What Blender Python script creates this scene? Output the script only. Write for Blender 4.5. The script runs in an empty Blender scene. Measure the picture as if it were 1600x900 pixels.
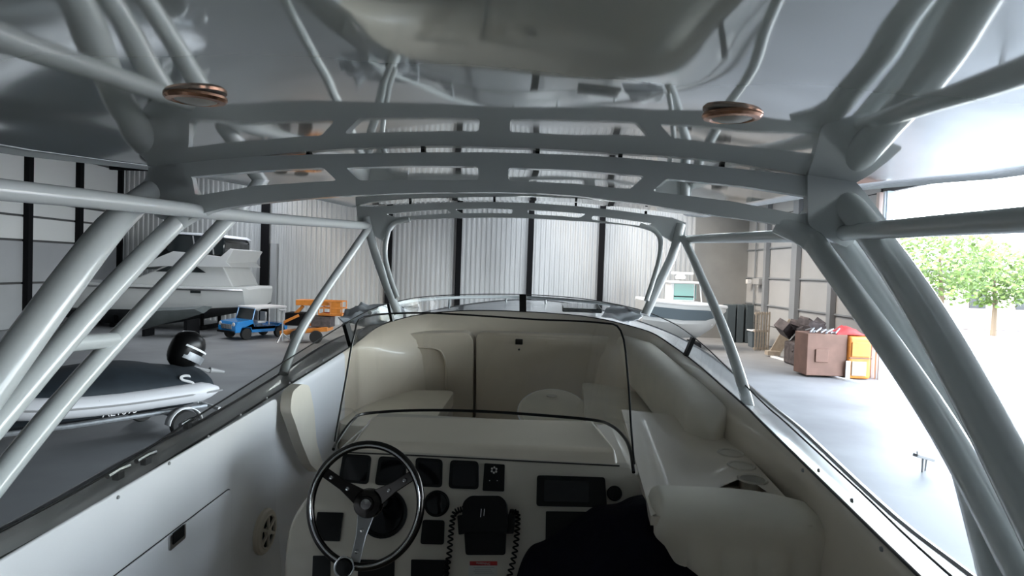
import bpy, bmesh, math, random
from math import pi, sin, cos, radians as R
from mathutils import Vector, Matrix, noise
from mathutils.geometry import tessellate_polygon
random.seed(7)
V = Vector
C = bpy.context.scene.collection
sc = bpy.context.scene

# ------------------------------------------------------------------ camera, world, light, exposure
CAM_H = 3.7
ADDED_SKYL = (-15, 1, 5, 9)                                   # strips of skylight in the shed roof, unseen, added to light the back wall
FPX = 1000.0
PITCH, ROLL = math.atan(28 / FPX), R(2.0)
cam = bpy.data.objects.new('camera', bpy.data.cameras.new('camera'))
C.objects.link(cam)
cam.data.sensor_width = 36
cam.data.lens = 36 * FPX / 1600
cam.data.clip_start = 0.02
cam.data.clip_end = 500
CP = V((0, 0, CAM_H))
CR = Matrix.Rotation(pi / 2 - PITCH, 3, 'X') @ Matrix.Rotation(ROLL, 3, 'Z')
cam.matrix_world = Matrix.Translation(CP) @ CR.to_4x4()
sc.camera = cam

w = bpy.data.worlds.new('world'); sc.world = w
w.use_nodes = True
wt = w.node_tree
sky = wt.nodes.new('ShaderNodeTexSky')
sky.sky_type = 'NISHITA'
sky.sun_disc = False
sky.sun_elevation = R(48)
sky.sun_rotation = R(250)
sky.air_density = 1.3
sky.dust_density = 3.0
wmix = wt.nodes.new('ShaderNodeMixRGB')
wmix.inputs[0].default_value = 0.6
wmix.inputs[2].default_value = (3.2, 3.4, 3.6, 1)
wt.links.new(sky.outputs[0], wmix.inputs[1])
wt.links.new(wmix.outputs[0], wt.nodes['Background'].inputs['Color'])
wt.nodes['Background'].inputs['Strength'].default_value = 1.7

def portal(name, loc, rot, sx, sy):
    l = bpy.data.objects.new(name, bpy.data.lights.new(name, 'AREA'))
    l.data.shape = 'RECTANGLE'; l.data.size = sx; l.data.size_y = sy
    l.data.cycles.is_portal = True          # guides the sky's own light through the opening, gives none itself
    l.location = loc; l.rotation_euler = rot
    C.objects.link(l); return l
portal('portal_side_door', (14.7, 12, 3.6), (R(90), 0, R(90)), 26, 7.2)
portal('portal_added_opening', (14.7, -9.7, 3.6), (R(90), 0, R(90)), 4.5, 7.2)  # added opening out of view, brightens the boat's left inner side
for k, sx_ in enumerate(ADDED_SKYL): portal('portal_added_skylight', (sx_, 31.1, 9.45), (0, 0, 0), 1.6, 13.8)

sc.view_settings.view_transform = 'Standard'
sc.view_settings.look = 'None'
sc.view_settings.gamma = 1
sc.view_settings.use_curve_mapping = False
sc.view_settings.exposure = 1.25
sc.cycles.max_bounces = 10
sc.cycles.transparent_max_bounces = 16
sc.cycles.use_denoising = True

# ------------------------------------------------------------------ boat frame
FB = CR @ V((70, 450 - 384, -FPX)).normalized()          # the boat's long axis, nose a little up
RB = FB.cross(V((0, 0, 1))).normalized()
UB = RB.cross(FB).normalized()
OFF = .235                                               # the camera stands right of the centreline
ORG = CP - RB * OFF
MBOAT = Matrix.Translation(ORG) @ Matrix((RB, FB, UB)).transposed().to_4x4()
MINV = MBOAT.inverted()
CB = V((OFF, 0, 0))
def dirb(px, py):
    return MINV.to_3x3() @ (CR @ V((px - 800, 450 - py, -FPX)))
def by(px, py, y):
    d = dirb(px, py); return CB + d * (y / d.y)
def bz(px, py, z):
    d = dirb(px, py); return CB + d * (z / d.z)
def bx(px, py, x):
    d = dirb(px, py); return CB + d * ((x - OFF) / d.x)
def W(px, py, Y):
    d = CR @ V((px - 800, 450 - py, -FPX)); return CP + d * (Y / d.y)
def B3(*pts): return [by(*p) for p in pts]

# ------------------------------------------------------------------ materials
def mat(name, col, rough=.5, metal=0, noise_s=0, noise_a=.1, bump=0, coat=0, ior=1.5, detail=4, spec=.5, stretch=(1, 1, 1), col2=None):
    m = bpy.data.materials.new(name); m.use_nodes = True
    nt = m.node_tree; b = nt.nodes['Principled BSDF']
    b.inputs['Base Color'].default_value = (*col, 1)
    b.inputs['Roughness'].default_value = rough
    b.inputs['Metallic'].default_value = metal
    b.inputs['IOR'].default_value = ior
    b.inputs['Specular IOR Level'].default_value = spec
    b.inputs['Coat Weight'].default_value = coat
    b.inputs['Coat Roughness'].default_value = .04
    if noise_s:
        tc = nt.nodes.new('ShaderNodeTexCoord'); mp = nt.nodes.new('ShaderNodeMapping')
        mp.inputs['Scale'].default_value = stretch
        n = nt.nodes.new('ShaderNodeTexNoise'); n.inputs['Scale'].default_value = noise_s
        n.inputs['Detail'].default_value = detail
        nt.links.new(tc.outputs['Object'], mp.inputs[0]); nt.links.new(mp.outputs[0], n.inputs['Vector'])
        cr = nt.nodes.new('ShaderNodeValToRGB')
        c2 = col2 or tuple(c * (1 - noise_a) for c in col)
        cr.color_ramp.elements[0].position = .35; cr.color_ramp.elements[1].position = .65
        cr.color_ramp.elements[0].color = (*c2, 1); cr.color_ramp.elements[1].color = (*col, 1)
        nt.links.new(n.outputs['Fac'], cr.inputs[0]); nt.links.new(cr.outputs[0], b.inputs['Base Color'])
        if bump:
            bp = nt.nodes.new('ShaderNodeBump'); bp.inputs['Strength'].default_value = bump
            bp.inputs['Distance'].default_value = .02
            nt.links.new(n.outputs['Fac'], bp.inputs['Height']); nt.links.new(bp.outputs[0], b.inputs['Normal'])
    return m
def glass(name, tint, refl=.55):
    m = bpy.data.materials.new(name); m.use_nodes = True
    nt = m.node_tree; nt.nodes.clear()
    o = nt.nodes.new('ShaderNodeOutputMaterial'); mx = nt.nodes.new('ShaderNodeMixShader')
    t = nt.nodes.new('ShaderNodeBsdfTransparent'); g = nt.nodes.new('ShaderNodeBsdfGlossy')
    lw = nt.nodes.new('ShaderNodeLayerWeight'); lw.inputs['Blend'].default_value = .5
    pw = nt.nodes.new('ShaderNodeMath'); pw.operation = 'POWER'; pw.inputs[1].default_value = 4.5
    ma = nt.nodes.new('ShaderNodeMath'); ma.operation = 'MULTIPLY_ADD'; ma.inputs[1].default_value = refl; ma.inputs[2].default_value = .035
    t.inputs['Color'].default_value = (*tint, 1); g.inputs['Roughness'].default_value = .02
    nt.links.new(lw.outputs['Facing'], pw.inputs[0]); nt.links.new(pw.outputs[0], ma.inputs[0])
    nt.links.new(ma.outputs[0], mx.inputs[0]); nt.links.new(t.outputs[0], mx.inputs[1])
    nt.links.new(g.outputs[0], mx.inputs[2]); nt.links.new(mx.outputs[0], o.inputs[0])
    return m
M = dict(
    roof=mat('glossy_gelcoat', (.40, .42, .385), .05, noise_s=1.2, noise_a=.10, coat=1, ior=2.3),
    frame=mat('white_painted_tube', (.56, .59, .59), .25, coat=.5),
    gel=mat('cream_gelcoat', (.73, .65, .54), .32, noise_s=3, noise_a=.05, coat=.3),
    gelw=mat('white_gelcoat', (.88, .88, .90), .25, noise_s=2, noise_a=.04, coat=.4),
    vinyl=mat('cream_vinyl', (.80, .74, .63), .5, noise_s=6, noise_a=.06, bump=.05),
    dash=mat('dash_gelcoat', (.60, .55, .47), .35, noise_s=5, noise_a=.06, coat=.2),
    black=mat('black_plastic', (.003, .003, .003), .3, spec=.3),
    blackm=mat('matt_black_rubber', (.004, .004, .004), .6, spec=.25),
    screen=mat('black_glass', (.004, .004, .005), .08),
    chrome=mat('chrome', (.75, .75, .76), .12, 1),
    dchrome=mat('dark_chrome', (.055, .05, .048), .18, 1),
    steel=mat('brushed_steel', (.45, .45, .46), .3, 1),
    copper=mat('copper_bezel', (.55, .30, .20), .25, 1),
    lens=mat('frosted_lens', (.35, .32, .27), .3),
    white=mat('white_plastic', (.8, .8, .8), .4),
    grey=mat('grey_plastic', (.3, .3, .3), .5),
    acry=glass('clear_acrylic', (.93, .91, .87)),
    smoke=glass('smoked_acrylic', (.72, .72, .70)),
    smoker=glass('clear_screen', (.90, .91, .92)),
    navy=mat('navy_cloth', (.002, .0022, .009), .75, spec=.12, noise_s=30, noise_a=.3, bump=.2),
    blue=mat('blue_paint', (.02, .24, .62), .25, coat=.6),
    orange=mat('orange_paint', (.75, .27, .05), .45, noise_s=3, noise_a=.25),
    brown=mat('brown_board', (.20, .11, .08), .7, noise_s=2, noise_a=.2),
    red=mat('red_cloth', (.65, .06, .06), .7, noise_s=8, noise_a=.2),
    cover=mat('dark_teal_canvas', (.012, .02, .028), .75, noise_s=4, noise_a=.3, bump=.1),
    tube=mat('pvc_tube', (.62, .62, .64), .45),
    tyre=mat('tyre_rubber', (.02, .02, .02), .8),
    galv=mat('galvanised_steel', (.42, .44, .46), .45, .6, noise_s=12, noise_a=.2),
    hullw=mat('yacht_white', (.66, .67, .66), .25, coat=.4, noise_s=1, noise_a=.04),
    anti=mat('antifouling', (.07, .075, .08), .7, noise_s=2, noise_a=.3),
    tarp=mat('grey_tarp', (.16, .18, .18), .6, noise_s=2, noise_a=.2, bump=.3),
    wtarp=mat('white_wrap', (.85, .87, .9), .4, noise_s=3, noise_a=.1, bump=.3),
    dglass=mat('dark_window', (.015, .02, .022), .08),
    teal=mat('teal_window', (.08, .30, .26), .1),
    navyhull=mat('navy_gelcoat', (.10, .13, .15), .25),
    sheet=mat('corrugated_sheet', (.66, .67, .67), .42, .15, noise_s=.35, noise_a=.28, stretch=(1, 1, .25)),
    sheetd=mat('dull_panel', (.30, .30, .29), .6, noise_s=.5, noise_a=.2),
    pblue=mat('pale_blue_paint', (.45, .55, .65), .5),
    panel=mat('light_panel', (.40, .41, .42), .6, noise_s=.4, noise_a=.12),
    pane=mat('translucent_panel', (.75, .76, .74), .5),
    ibeam=mat('dark_steel', (.008, .008, .009), .7, spec=.1),
    cab=mat('dark_teal_paint', (.07, .09, .10), .5),
    rsteel=mat('grey_steel', (.24, .26, .28), .6),
    conc=mat('concrete_floor', (.31, .315, .32), .5, noise_s=.35, noise_a=.3, detail=9, bump=.05),
    stripe=mat('white_strip', (.75, .77, .78), .6),
    wood=mat('pale_timber', (.42, .36, .29), .7, noise_s=6, noise_a=.2),
    asphalt=mat('yard_ground', (.42, .41, .40), .9, noise_s=.5, noise_a=.15),
    leaf=mat('leaves', (.12, .20, .04), .7, noise_s=1.5, noise_a=.45),
    bark=mat('bark', (.12, .09, .06), .9),
    wallp=mat('pink_render', (.62, .52, .48), .8, noise_s=.5, noise_a=.08),
    ash=mat('roof_sheet', (.10, .10, .10), .7),
    rust=mat('dark_scrap', (.12, .10, .10), .8, noise_s=5, noise_a=.5),
    redlab=mat('red_print', (.45, .02, .02), .5),
    whitelab=mat('white_print', (.5, .5, .47), .5),
    seam=mat('seam_shadow_gap', (.03, .028, .025), .8),
)

# ------------------------------------------------------------------ mesh builder
def crom(pts, n, closed=False):
    """Catmull-Rom through pts, n samples per span."""
    out = []; k = len(pts)
    spans = k if closed else k - 1
    for i in range(spans):
        p1, p2 = pts[i % k], pts[(i + 1) % k]
        p0 = pts[(i - 1) % k] if closed or i > 0 else p1 * 2 - p2
        p3 = pts[(i + 2) % k] if closed or i + 2 < k else p2 * 2 - p1
        for j in range(n):
            t = j / n
            out.append(.5 * ((2 * p1) + (p2 - p0) * t + (2 * p0 - 5 * p1 + 4 * p2 - p3) * t * t + (3 * p1 - p0 - 3 * p2 + p3) * t ** 3))
    if not closed: out.append(pts[-1].copy())
    return out
def fillet(loop, r, n=4):
    out = []; k = len(loop)
    for i in range(k):
        a, b, c = loop[i - 1], loop[i], loop[(i + 1) % k]
        u, w_ = (a - b), (c - b)
        d = min(r, u.length * .45, w_.length * .45)
        p, q = b + u.normalized() * d, b + w_.normalized() * d
        for j in range(n + 1):
            t = j / n
            out.append(p * (1 - t) ** 2 + b * 2 * t * (1 - t) + q * t * t)
    return out
class MB:
    def __init__(s): s.v = []; s.f = []
    def add(s, vs, fs):
        o = len(s.v); s.v += [V(p) for p in vs]; s.f += [[i + o for i in f] for f in fs]; return s
    def box(s, c, d, rot=None):
        c = V(c); h = V(d) / 2; m = rot or Matrix.Identity(3)
        vs = [c + m @ V((h.x * a, h.y * b, h.z * e)) for a in (-1, 1) for b in (-1, 1) for e in (-1, 1)]
        return s.add(vs, [(0, 1, 3, 2), (4, 6, 7, 5), (0, 4, 5, 1), (2, 3, 7, 6), (0, 2, 6, 4), (1, 5, 7, 3)])
    def hexa(s, a, b):       # two quads of four points joined
        return s.add(list(a) + list(b), [(3, 2, 1, 0), (4, 5, 6, 7), (0, 1, 5, 4), (1, 2, 6, 5), (2, 3, 7, 6), (3, 0, 4, 7)])
    def loft(s, rings, closed=True, cap=True):
        n = len(rings[0]); vs = [p for r in rings for p in r]; fs = []
        for i in range(len(rings) - 1):
            for j in range(n if closed else n - 1):
                k = (j + 1) % n
                fs.append((i * n + j, i * n + k, (i + 1) * n + k, (i + 1) * n + j))
        if cap and closed:
            fs.append(tuple(range(n))[::-1]); fs.append(tuple((len(rings) - 1) * n + j for j in range(n)))
        return s.add(vs, fs)
    def grid(s, rows): return s.loft(rows, closed=False, cap=False)
    def tube(s, pts, r, n=10, closed=False, flat=1.0):
        pts = [V(p) for p in pts]; k = len(pts); rings = []; prev = None
        for i in range(k):
            if closed: t = pts[(i + 1) % k] - pts[i - 1]
            else: t = pts[min(i + 1, k - 1)] - pts[max(i - 1, 0)]
            t.normalize()
            if prev is None:
                a = V((0, 0, 1)) if abs(t.z) < .9 else V((1, 0, 0)); u = t.cross(a).normalized()
            else:
                u = (prev - t * prev.dot(t)).normalized()
            prev = u; w_ = t.cross(u)
            rr = r[i] if isinstance(r, (list, tuple)) else r
            rings.append([pts[i] + (u * cos(q) * rr + w_ * sin(q) * rr * flat) for q in [2 * pi * j / n for j in range(n)]])
        if closed: rings.append(rings[0])
        return s.loft(rings, cap=not closed)
    def lathe(s, prof, c=(0, 0, 0), m=None, n=24):
        m = m or Matrix.Identity(3); c = V(c)
        rings = [[c + m @ V((r * cos(2 * pi * j / n), r * sin(2 * pi * j / n), z)) for j in range(n)] for r, z in prof]
        return s.loft(rings)
    def plate(s, outer, holes, vec):
        vec = V(vec); loops = [outer] + list(holes)
        tri = tessellate_polygon(loops); flat = [p for l in loops for p in l]; n = len(flat)
        vs = flat + [p + vec for p in flat]
        fs = [tuple(t) for t in tri] + [tuple(i + n for i in t)[::-1] for t in tri]
        o = 0
        for l in loops:
            k = len(l)
            for j in range(k):
                a, b = o + j, o + (j + 1) % k
                fs.append((a, b, b + n, a + n))
            o += k
        return s.add(vs, fs)
    def ball(s, c, r, n=12, m=6):
        c = V(c); r = V(r) if hasattr(r, '__len__') else V((r, r, r))
        rings = [[c + V((r.x * sin(pi * i / m) * cos(2 * pi * j / n), r.y * sin(pi * i / m) * sin(2 * pi * j / n), -r.z * cos(pi * i / m))) for j in range(n)] for i in range(m + 1)]
        for k in (0, m): rings[k] = [p + (rings[1 if k == 0 else m - 1][j] - p) * .01 for j, p in enumerate(rings[k])]
        return s.loft(rings)
LOC = {}
def build(mb, name, m, parent=None, bevel=0, smooth=35, solid=0, seg=2, free=False):
    off = LOC.get(parent.name, V((0, 0, 0))) if parent else V((0, 0, 0))
    me = bpy.data.meshes.new(name)
    me.from_pydata([p - off for p in mb.v], [], mb.f); me.validate(); me.update()
    bm = bmesh.new(); bm.from_mesh(me); bmesh.ops.remove_doubles(bm, verts=bm.verts, dist=1e-6)
    bmesh.ops.recalc_face_normals(bm, faces=bm.faces); bm.to_mesh(me); bm.free()
    if smooth:
        me.shade_smooth(); me.set_sharp_from_angle(angle=R(smooth))
    me.materials.append(M[m] if isinstance(m, str) else m)
    o = bpy.data.objects.new(name, me); C.objects.link(o)
    if solid:
        md = o.modifiers.new('solid', 'SOLIDIFY'); md.thickness = solid; md.offset = 0
    if bevel:
        md = o.modifiers.new('bevel', 'BEVEL'); md.width = bevel; md.segments = seg; md.limit_method = 'ANGLE'; md.angle_limit = R(40)
        md.harden_normals = False
    if parent: o.parent = parent; LOC[o.name] = off
    return o
def thing(name, label, cat, loc=(0, 0, 0), boat=True, rotz=0, group=None):
    o = bpy.data.objects.new(name, None); C.objects.link(o); o.empty_display_size = .1
    loc = V(loc)
    if boat:
        o.matrix_basis = MBOAT @ Matrix.Translation(loc); LOC[o.name] = loc
    else:
        o.location = loc; o.rotation_euler = (0, 0, rotz); LOC[o.name] = V((0, 0, 0))
    o['label'] = label; o['category'] = cat
    if group: o['group'] = group
    return o
def single(mb, name, m, label, cat, loc, boat=True, group=None, **kw):
    """a thing that is one mesh; mb in boat (or world) coordinates, loc its base."""
    loc = V(loc); mb.v = [p - loc for p in mb.v]
    o = build(mb, name, m, None, **kw)
    o.matrix_basis = (MBOAT if boat else Matrix.Identity(4)) @ Matrix.Translation(loc)
    o['label'] = label; o['category'] = cat
    if group: o['group'] = group
    return o
def struct(mb, name, m, **kw):
    o = build(mb, name, m, None, **kw); o['kind'] = 'structure'; return o
def text(body, size, name, m, parent, mtx, ext=.0006):
    cu = bpy.data.curves.new(name, 'FONT'); cu.body = body; cu.size = size; cu.extrude = ext
    cu.align_x = 'CENTER'; cu.align_y = 'CENTER'
    t = bpy.data.objects.new(name, cu); C.objects.link(t)
    dg = bpy.context.evaluated_depsgraph_get()
    me = bpy.data.meshes.new_from_object(t.evaluated_get(dg)); bpy.data.objects.remove(t)
    me.materials.clear(); me.materials.append(M[m])
    o = bpy.data.objects.new(name, me); C.objects.link(o); o.parent = parent
    off = LOC.get(parent.name, V((0, 0, 0)))
    o.matrix_basis = Matrix.Translation(-off) @ mtx
    return o
def copy_tree(o, parent=None):
    c = o.copy(); C.objects.link(c)
    if parent: c.parent = parent
    for ch in list(o.children): copy_tree(ch, c)
    return c

# ================================================================== THE SHED
XL, XR, YB, YR, ZT = -24.0, 14.2, 39.0, -14.0, 9.2
DOOR_Y0, DOOR_Y1, DOOR_Z = -1.0, 25.0, 7.2
struct(MB().box((-4.9, 12.5, -.1), (38.6, 53.4, .2)), 'floor', 'conc', smooth=0)
struct(MB().box((60, 20, -.16), (91, 120, .2)), 'trim_1', 'asphalt', smooth=0)     # the yard outside
# back wall: trapezoidal sheet, every rib modelled
def corrug(x0, x1, y, z0, z1, pitch=.30, depth=.05):
    m = MB(); x = x0; lo, hi = [], []
    while x < x1:
        for dx, dy in ((0, 0), (.40, 0), (.52, -1), (.88, -1)):
            X = min(x + dx * pitch, x1); lo.append(V((X, y + dy * depth, z0))); hi.append(V((X, y + dy * depth, z1)))
        x += pitch
    lo.append(V((x1, y, z0))); hi.append(V((x1, y, z1)))
    m.grid([lo, hi]); return m
wb = struct(corrug(XL, XR, YB, 0, ZT), 'wall_back', 'sheet', smooth=0, solid=.01)
build(MB().box(((XL + XR) / 2, YB + .25, ZT / 2), (XR - XL, .2, ZT)), 'backing', 'ash', wb)
for px, bw in ((413, .50), (607, .36), (716, .34), (828, .34), (939, .34)):
    X = W(px, 410, YB - .3).x
    build(MB().box((X, YB - .30, ZT / 2), (bw, .06, ZT)).box((X, YB - .15, ZT / 2), (.05, .30, ZT)), 'column', 'ibeam', wb)
# the pale pier beside the wide column
build(MB().box((W(422, 410, YB - .3).x + .2, YB - .2, 2.4), (.34, .3, 4.8)), 'pier', 'panel', wb)
# duller inner sheeting panel at the right end of the back wall
build(MB().box(((11.0 + XR) / 2 + .05, YB - .12, ZT / 2), (XR - 10.9, .06, ZT)), 'panel', 'sheetd', wb)
# right wall, solid part beyond the door: flat panels with girts and columns
wr = struct(MB().box((XR + .2, (DOOR_Y1 + YB) / 2, ZT / 2), (.2, YB - DOOR_Y1, ZT)).box((XR + .2, (DOOR_Y1 + YR) / 2, (ZT + DOOR_Z) / 2), (.2, DOOR_Y1 - YR, ZT - DOOR_Z)).box((XR + .2, (DOOR_Y0 - 7.5) / 2, DOOR_Z / 2), (.2, DOOR_Y0 + 7.5, DOOR_Z)).box((XR + .2, -13, DOOR_Z / 2), (.2, 2, DOOR_Z)), 'wall_right', 'ash', smooth=0)  # gap behind the camera is an added opening for side light
ys = [DOOR_Y1 + .02, 28.2, 31.9, 35.6, YB - .15]
zs = [0, 1.1, 2.25, 3.75, 5.4, 7.2, ZT]
for i in range(4):
    for j in range(6):
        build(MB().box((XR + .06, (ys[i] + ys[i + 1]) / 2, (zs[j] + zs[j + 1]) / 2), (.07, ys[i + 1] - ys[i] - .03, zs[j + 1] - zs[j] - .04)), 'wall_panel', 'panel', wr, bevel=.008)
for y in (28.2, 31.9, 35.6):
    build(MB().box((XR - .12, y, ZT / 2), (.24, .34 if y != 31.9 else .60, ZT)), 'column', 'rsteel', wr)
for z in (2.25, 3.75, 5.4):
    build(MB().box((XR - .02, 32, z), (.08, 13.6, .07)), 'girt', 'rsteel', wr)
build(MB().tube([(XR - .1, 37.3, 0), (XR - .1, 37.3, 7)], .05, 8), 'drain_pipe', 'rsteel', wr)
# door jambs
d1 = struct(MB().box((XR + .05, DOOR_Y1 - .1, DOOR_Z / 2), (.4, .2, DOOR_Z)), 'door_1', 'wallp', smooth=0)
build(MB().box((XR + .02, DOOR_Y1 - .42, DOOR_Z / 2), (.25, .10, DOOR_Z)), 'door_guide', 'white', d1)
build(MB().box((XR + .02, DOOR_Y1 - .62, DOOR_Z / 2), (.25, .08, DOOR_Z)), 'door_guide', 'pblue', d1)
# left wall: girts, light panels and dark posts
wl = struct(MB().box((XL - .2, (YB + YR) / 2, ZT / 2), (.2, YB - YR, ZT)), 'wall_left', 'ash', smooth=0)
y = YB - .1; k = 0
while y > 12:
    for j, (z0, z1) in enumerate(((0, 2.2), (2.25, 4.3), (4.35, 5.5), (5.55, 6.3), (6.36, 8.9))):
        build(MB().box((XL - .04, y - 1.8, (z0 + z1) / 2), (.08, 3.5, z1 - z0 - .06)), 'wall_panel', 'pane' if j > 1 else 'panel', wl, bevel=.01)
    build(MB().box((XL + .12, y, ZT / 2), (.3, .3, ZT)), 'column', 'ibeam', wl)
    y -= 3.7
# roof with purlins
struct(MB().box((-4.9, YR - .1, ZT / 2), (38.6, .2, ZT)), 'wall_rear', 'ash', smooth=0)
rc = lambda x0, x1, y0, y1: [V((x0, y0, ZT)), V((x1, y0, ZT)), V((x1, y1, ZT)), V((x0, y1, ZT))]
ce = struct(MB().plate(rc(-24.2, 14.4, YR - .2, YB + .2), [rc(x - .8, x + .8, 24.2, 38) for x in ADDED_SKYL], (0, 0, .2)), 'ceiling', 'ash', smooth=0)
for x in ADDED_SKYL: build(MB().box((x, 31.1, ZT + .22), (1.8, 14, .02)), 'added_skylight', 'acry', ce)  # unseen panes over roof holes added to let light in
for y in range(-12, 39, 5):
    build(MB().box((-4.9, y, ZT - .2), (38.2, .18, .4)), 'roof_beam', 'ibeam', ce)

# ================================================================== THE BOAT: HULL
hull = thing('boat_hull', 'pale cream boat interior and gunwales in which the viewer stands', 'boat', (0, 2, -1.78))
def gz(y): return -.78 + .03 * y
# gasket line = foot of the wraparound screen (traced, left aft -> bow -> right aft)
GL = B3((125, 805, 1.63), (300, 696, 2.18), (430, 615, 2.92), (550, 540, 3.92), (588, 512, 4.45), (620, 500, 4.75), (662, 491, 5.0), (730, 485.5, 5.15), (817, 487, 5.2),
        (900, 493, 5.12), (950, 501, 4.95), (990, 511, 4.75), (1020, 521, 4.5), (1050, 540, 4.28), (1087, 567, 3.75), (1125, 600, 3.26), (1167, 637, 2.82), (1190, 660, 2.63), (1300, 768, 2.0), (1435, 900, 1.477))
a, b = GL[0], GL[-1]
GL = [V((a.x, -.6, gz(-.6) - .01)), V((a.x, .6, gz(.6) - .01))] + GL + [V((b.x + .01, .6, gz(.6))), V((b.x + .02, -.6, gz(-.6)))]
G = crom(GL, 5)
NG = len(G)
CEN = V((0.02, 2.2, 0))
def inward(i):
    t = G[min(i + 1, NG - 1)] - G[max(i - 1, 0)]; n_ = V((t.y, -t.x, 0)).normalized()
    return n_ if n_.dot(CEN + V((0, max(-3, min(1.2, G[i].y - 2.2)), 0)) - V((G[i].x, G[i].y, 0))) > 0 else -n_
INW = [inward(i) for i in range(NG)]
def bow(i):
    t = max(0, min(1, (G[i].y - 3.9) / .8)); return t * t * (3 - 2 * t)
def rs(i):   # right side, forward half: broad sloping coaming
    t = max(0, min(1, (G[i].y - 2.3) / 1.2)) * (1 if G[i].x > 0 else 0)
    return t * (1 - bow(i))
rows = []
for i in range(NG):
    g, n_, b_ = G[i], INW[i], bow(i); r_ = rs(i)
    dn = V((0, 0, -1))
    rows.append([g.copy(), g + n_ * .012 + dn * .004, g + n_ * (.02 + .10 * b_ + .04 * r_) + dn * (.02 + .03 * b_ + .02 * r_),
                 g + n_ * (.022 + .17 * b_ + .08 * r_) + dn * (.05 + .08 * b_ + .05 * r_), g + n_ * (.024 + .21 * b_ + .10 * r_) + dn * (.12 + .12 * b_ + .06 * r_),
                 g + n_ * (.026 + .23 * b_ + .10 * r_) + dn * .45, V((*(g + n_ * (.028 + .24 * b_ + .10 * r_)).xy, -1.70)), V((*(g + n_ * (.10 + .24 * b_ + .10 * r_)).xy, -1.76))])
isp = next(i for i in range(NG) if G[i].y > 3.6)
build(MB().grid(rows[:isp + 1]), 'inner_liner', 'gelw', hull, smooth=50)  # left run of the same liner, its brighter light put into a whiter colour
build(MB().grid(rows[isp:]), 'inner_liner', 'gel', hull, smooth=50)
build(MB().box((0, 2.1, -1.80), (2.5, 6.4, .08)), 'deck', 'gel', hull)
# outer deck edge and topsides
O = []
for i in range(NG):
    g = G[i]; s = -1 if g.x < 0 else 1
    if g.y < 3.6: O.append(V((s * 1.31, g.y, g.z - .085)))
    else: O.append(None)
i0 = next(i for i in range(NG) if O[i] is None); i1 = NG - 1 - next(i for i in range(NG) if O[NG - 1 - i] is None)
bowc = crom([O[i0 - 1], V((-1.30, 4.4, -.72)), V((-1.18, 5.4, -.70)), V((-.85, 6.5, -.68)), V((-.38, 7.3, -.66)), V((0, 7.55, -.66)), V((.38, 7.3, -.66)), V((.85, 6.5, -.68)), V((1.18, 5.4, -.70)), V((1.30, 4.4, -.72)), O[i1 + 1]], 24)
for i in range(i0, i1 + 1):
    t = (i - i0 + 1) / (i1 - i0 + 2) * (len(bowc) - 1); k = int(t); O[i] = bowc[k].lerp(bowc[min(k + 1, len(bowc) - 1)], t - k)
rows = [[G[i] + V((0, 0, .0)), G[i] - INW[i] * .03 + V((0, 0, -.03)), G[i].lerp(O[i], .5) + V((0, 0, .0)), O[i] + V((0, 0, .01))] for i in range(NG)]
build(MB().grid(rows), 'gunwale', 'gelw', hull, smooth=50)
rows = []
for i in range(NG):
    o = O[i]; s = o.copy(); s.x *= .92; s.y -= max(0, o.y - 3) * .08
    k = V((o.x * .12, min(o.y, 6.2) - max(0, o.y - 3) * .12, -2.75))
    rows.append([o + V((0, 0, .01)), o + V((0, 0, -.08)), V((s.x, s.y, -1.4)), V((s.x * .9, s.y - .05, -1.95)), k])
build(MB().grid(rows), 'topsides', 'gelw', hull, smooth=40)
build(MB().tube([o + V((0, 0, -.01)) for o in O], .028, 8), 'rub_rail', 'steel', hull)
# left side panel, hatch, latch, loudspeaker
XW = GL[1].x + .024
def sl(px, py, d=0): return bx(px, py, XW + d)
p = [V((XW, .3, -1.55)), V((XW, .3, -.782)), sl(430, 620), sl(424, 700), sl(427, 800), sl(437, 900)]
p = [q + V((.004, 0, 0)) for q in p]
build(MB().plate(fillet(p, .05), [], (.010, 0, 0)), 'side_panel', 'gelw', hull, bevel=.004)
hp = [V((XW + .016, .9, -1.52)), sl(180, 899, .016), sl(360, 762, .016), sl(362, 900, .016)]
hp[0] = V((XW + .016, hp[1].y - .5, -1.52)); hp[3] = V((XW + .016, hp[2].y, -1.52)); hp[1] = V((XW + .016, hp[1].y - .5, hp[2].z - (hp[2].y - hp[1].y + .5) * (hp[2].z - hp[1].z) / (hp[2].y - hp[1].y)))
build(MB().plate([q - V((.0015, 0, 0)) + (q - sum(hp, V()) / 4) * .008 for q in fillet(hp, .03)], [], (.001, 0, 0)), 'hatch_gap', 'seam', hull)
hatch = build(MB().plate(fillet(hp, .03), [], (.006, 0, 0)), 'side_hatch', 'gelw', hull, bevel=.003)
lp = [sl(265, 838, .022), sl(286, 820, .022), sl(286, 840, .022), sl(265, 858, .022)]
build(MB().plate([q + (q - sum(lp, V()) / 4) * .18 for q in fillet(lp, .006)], [], (.006, 0, 0)), 'latch_plate', 'steel', hatch, bevel=.002)
build(MB().plate([q + V((.004, 0, .0)) + V((0, 0, .008)) for q in fillet([q.lerp(sum(lp, V()) / 4, .15) for q in lp], .004)], [], (.005, 0, 0)), 'latch_paddle', 'blackm', hatch)
MX = Matrix.Rotation(pi / 2, 3, 'Y')      # z axis -> +x
sp = sl(411, 830, .014)
spk = build(MB().lathe([(.098, 0), (.098, .012), (.09, .022), (.074, .024), (.07, .014), (0.0005, .012)], sp, MX, 36), 'loudspeaker', 'gel', hull)
build(MB().lathe([(.070, .0), (.0705, .0148), (.0005, .0149)], sp, MX, 30), 'speaker_cone', 'blackm', spk)
m = MB().lathe([(.02, .014), (.02, .03), (.012, .034), (.0005, .035)], sp, MX, 16)
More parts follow.
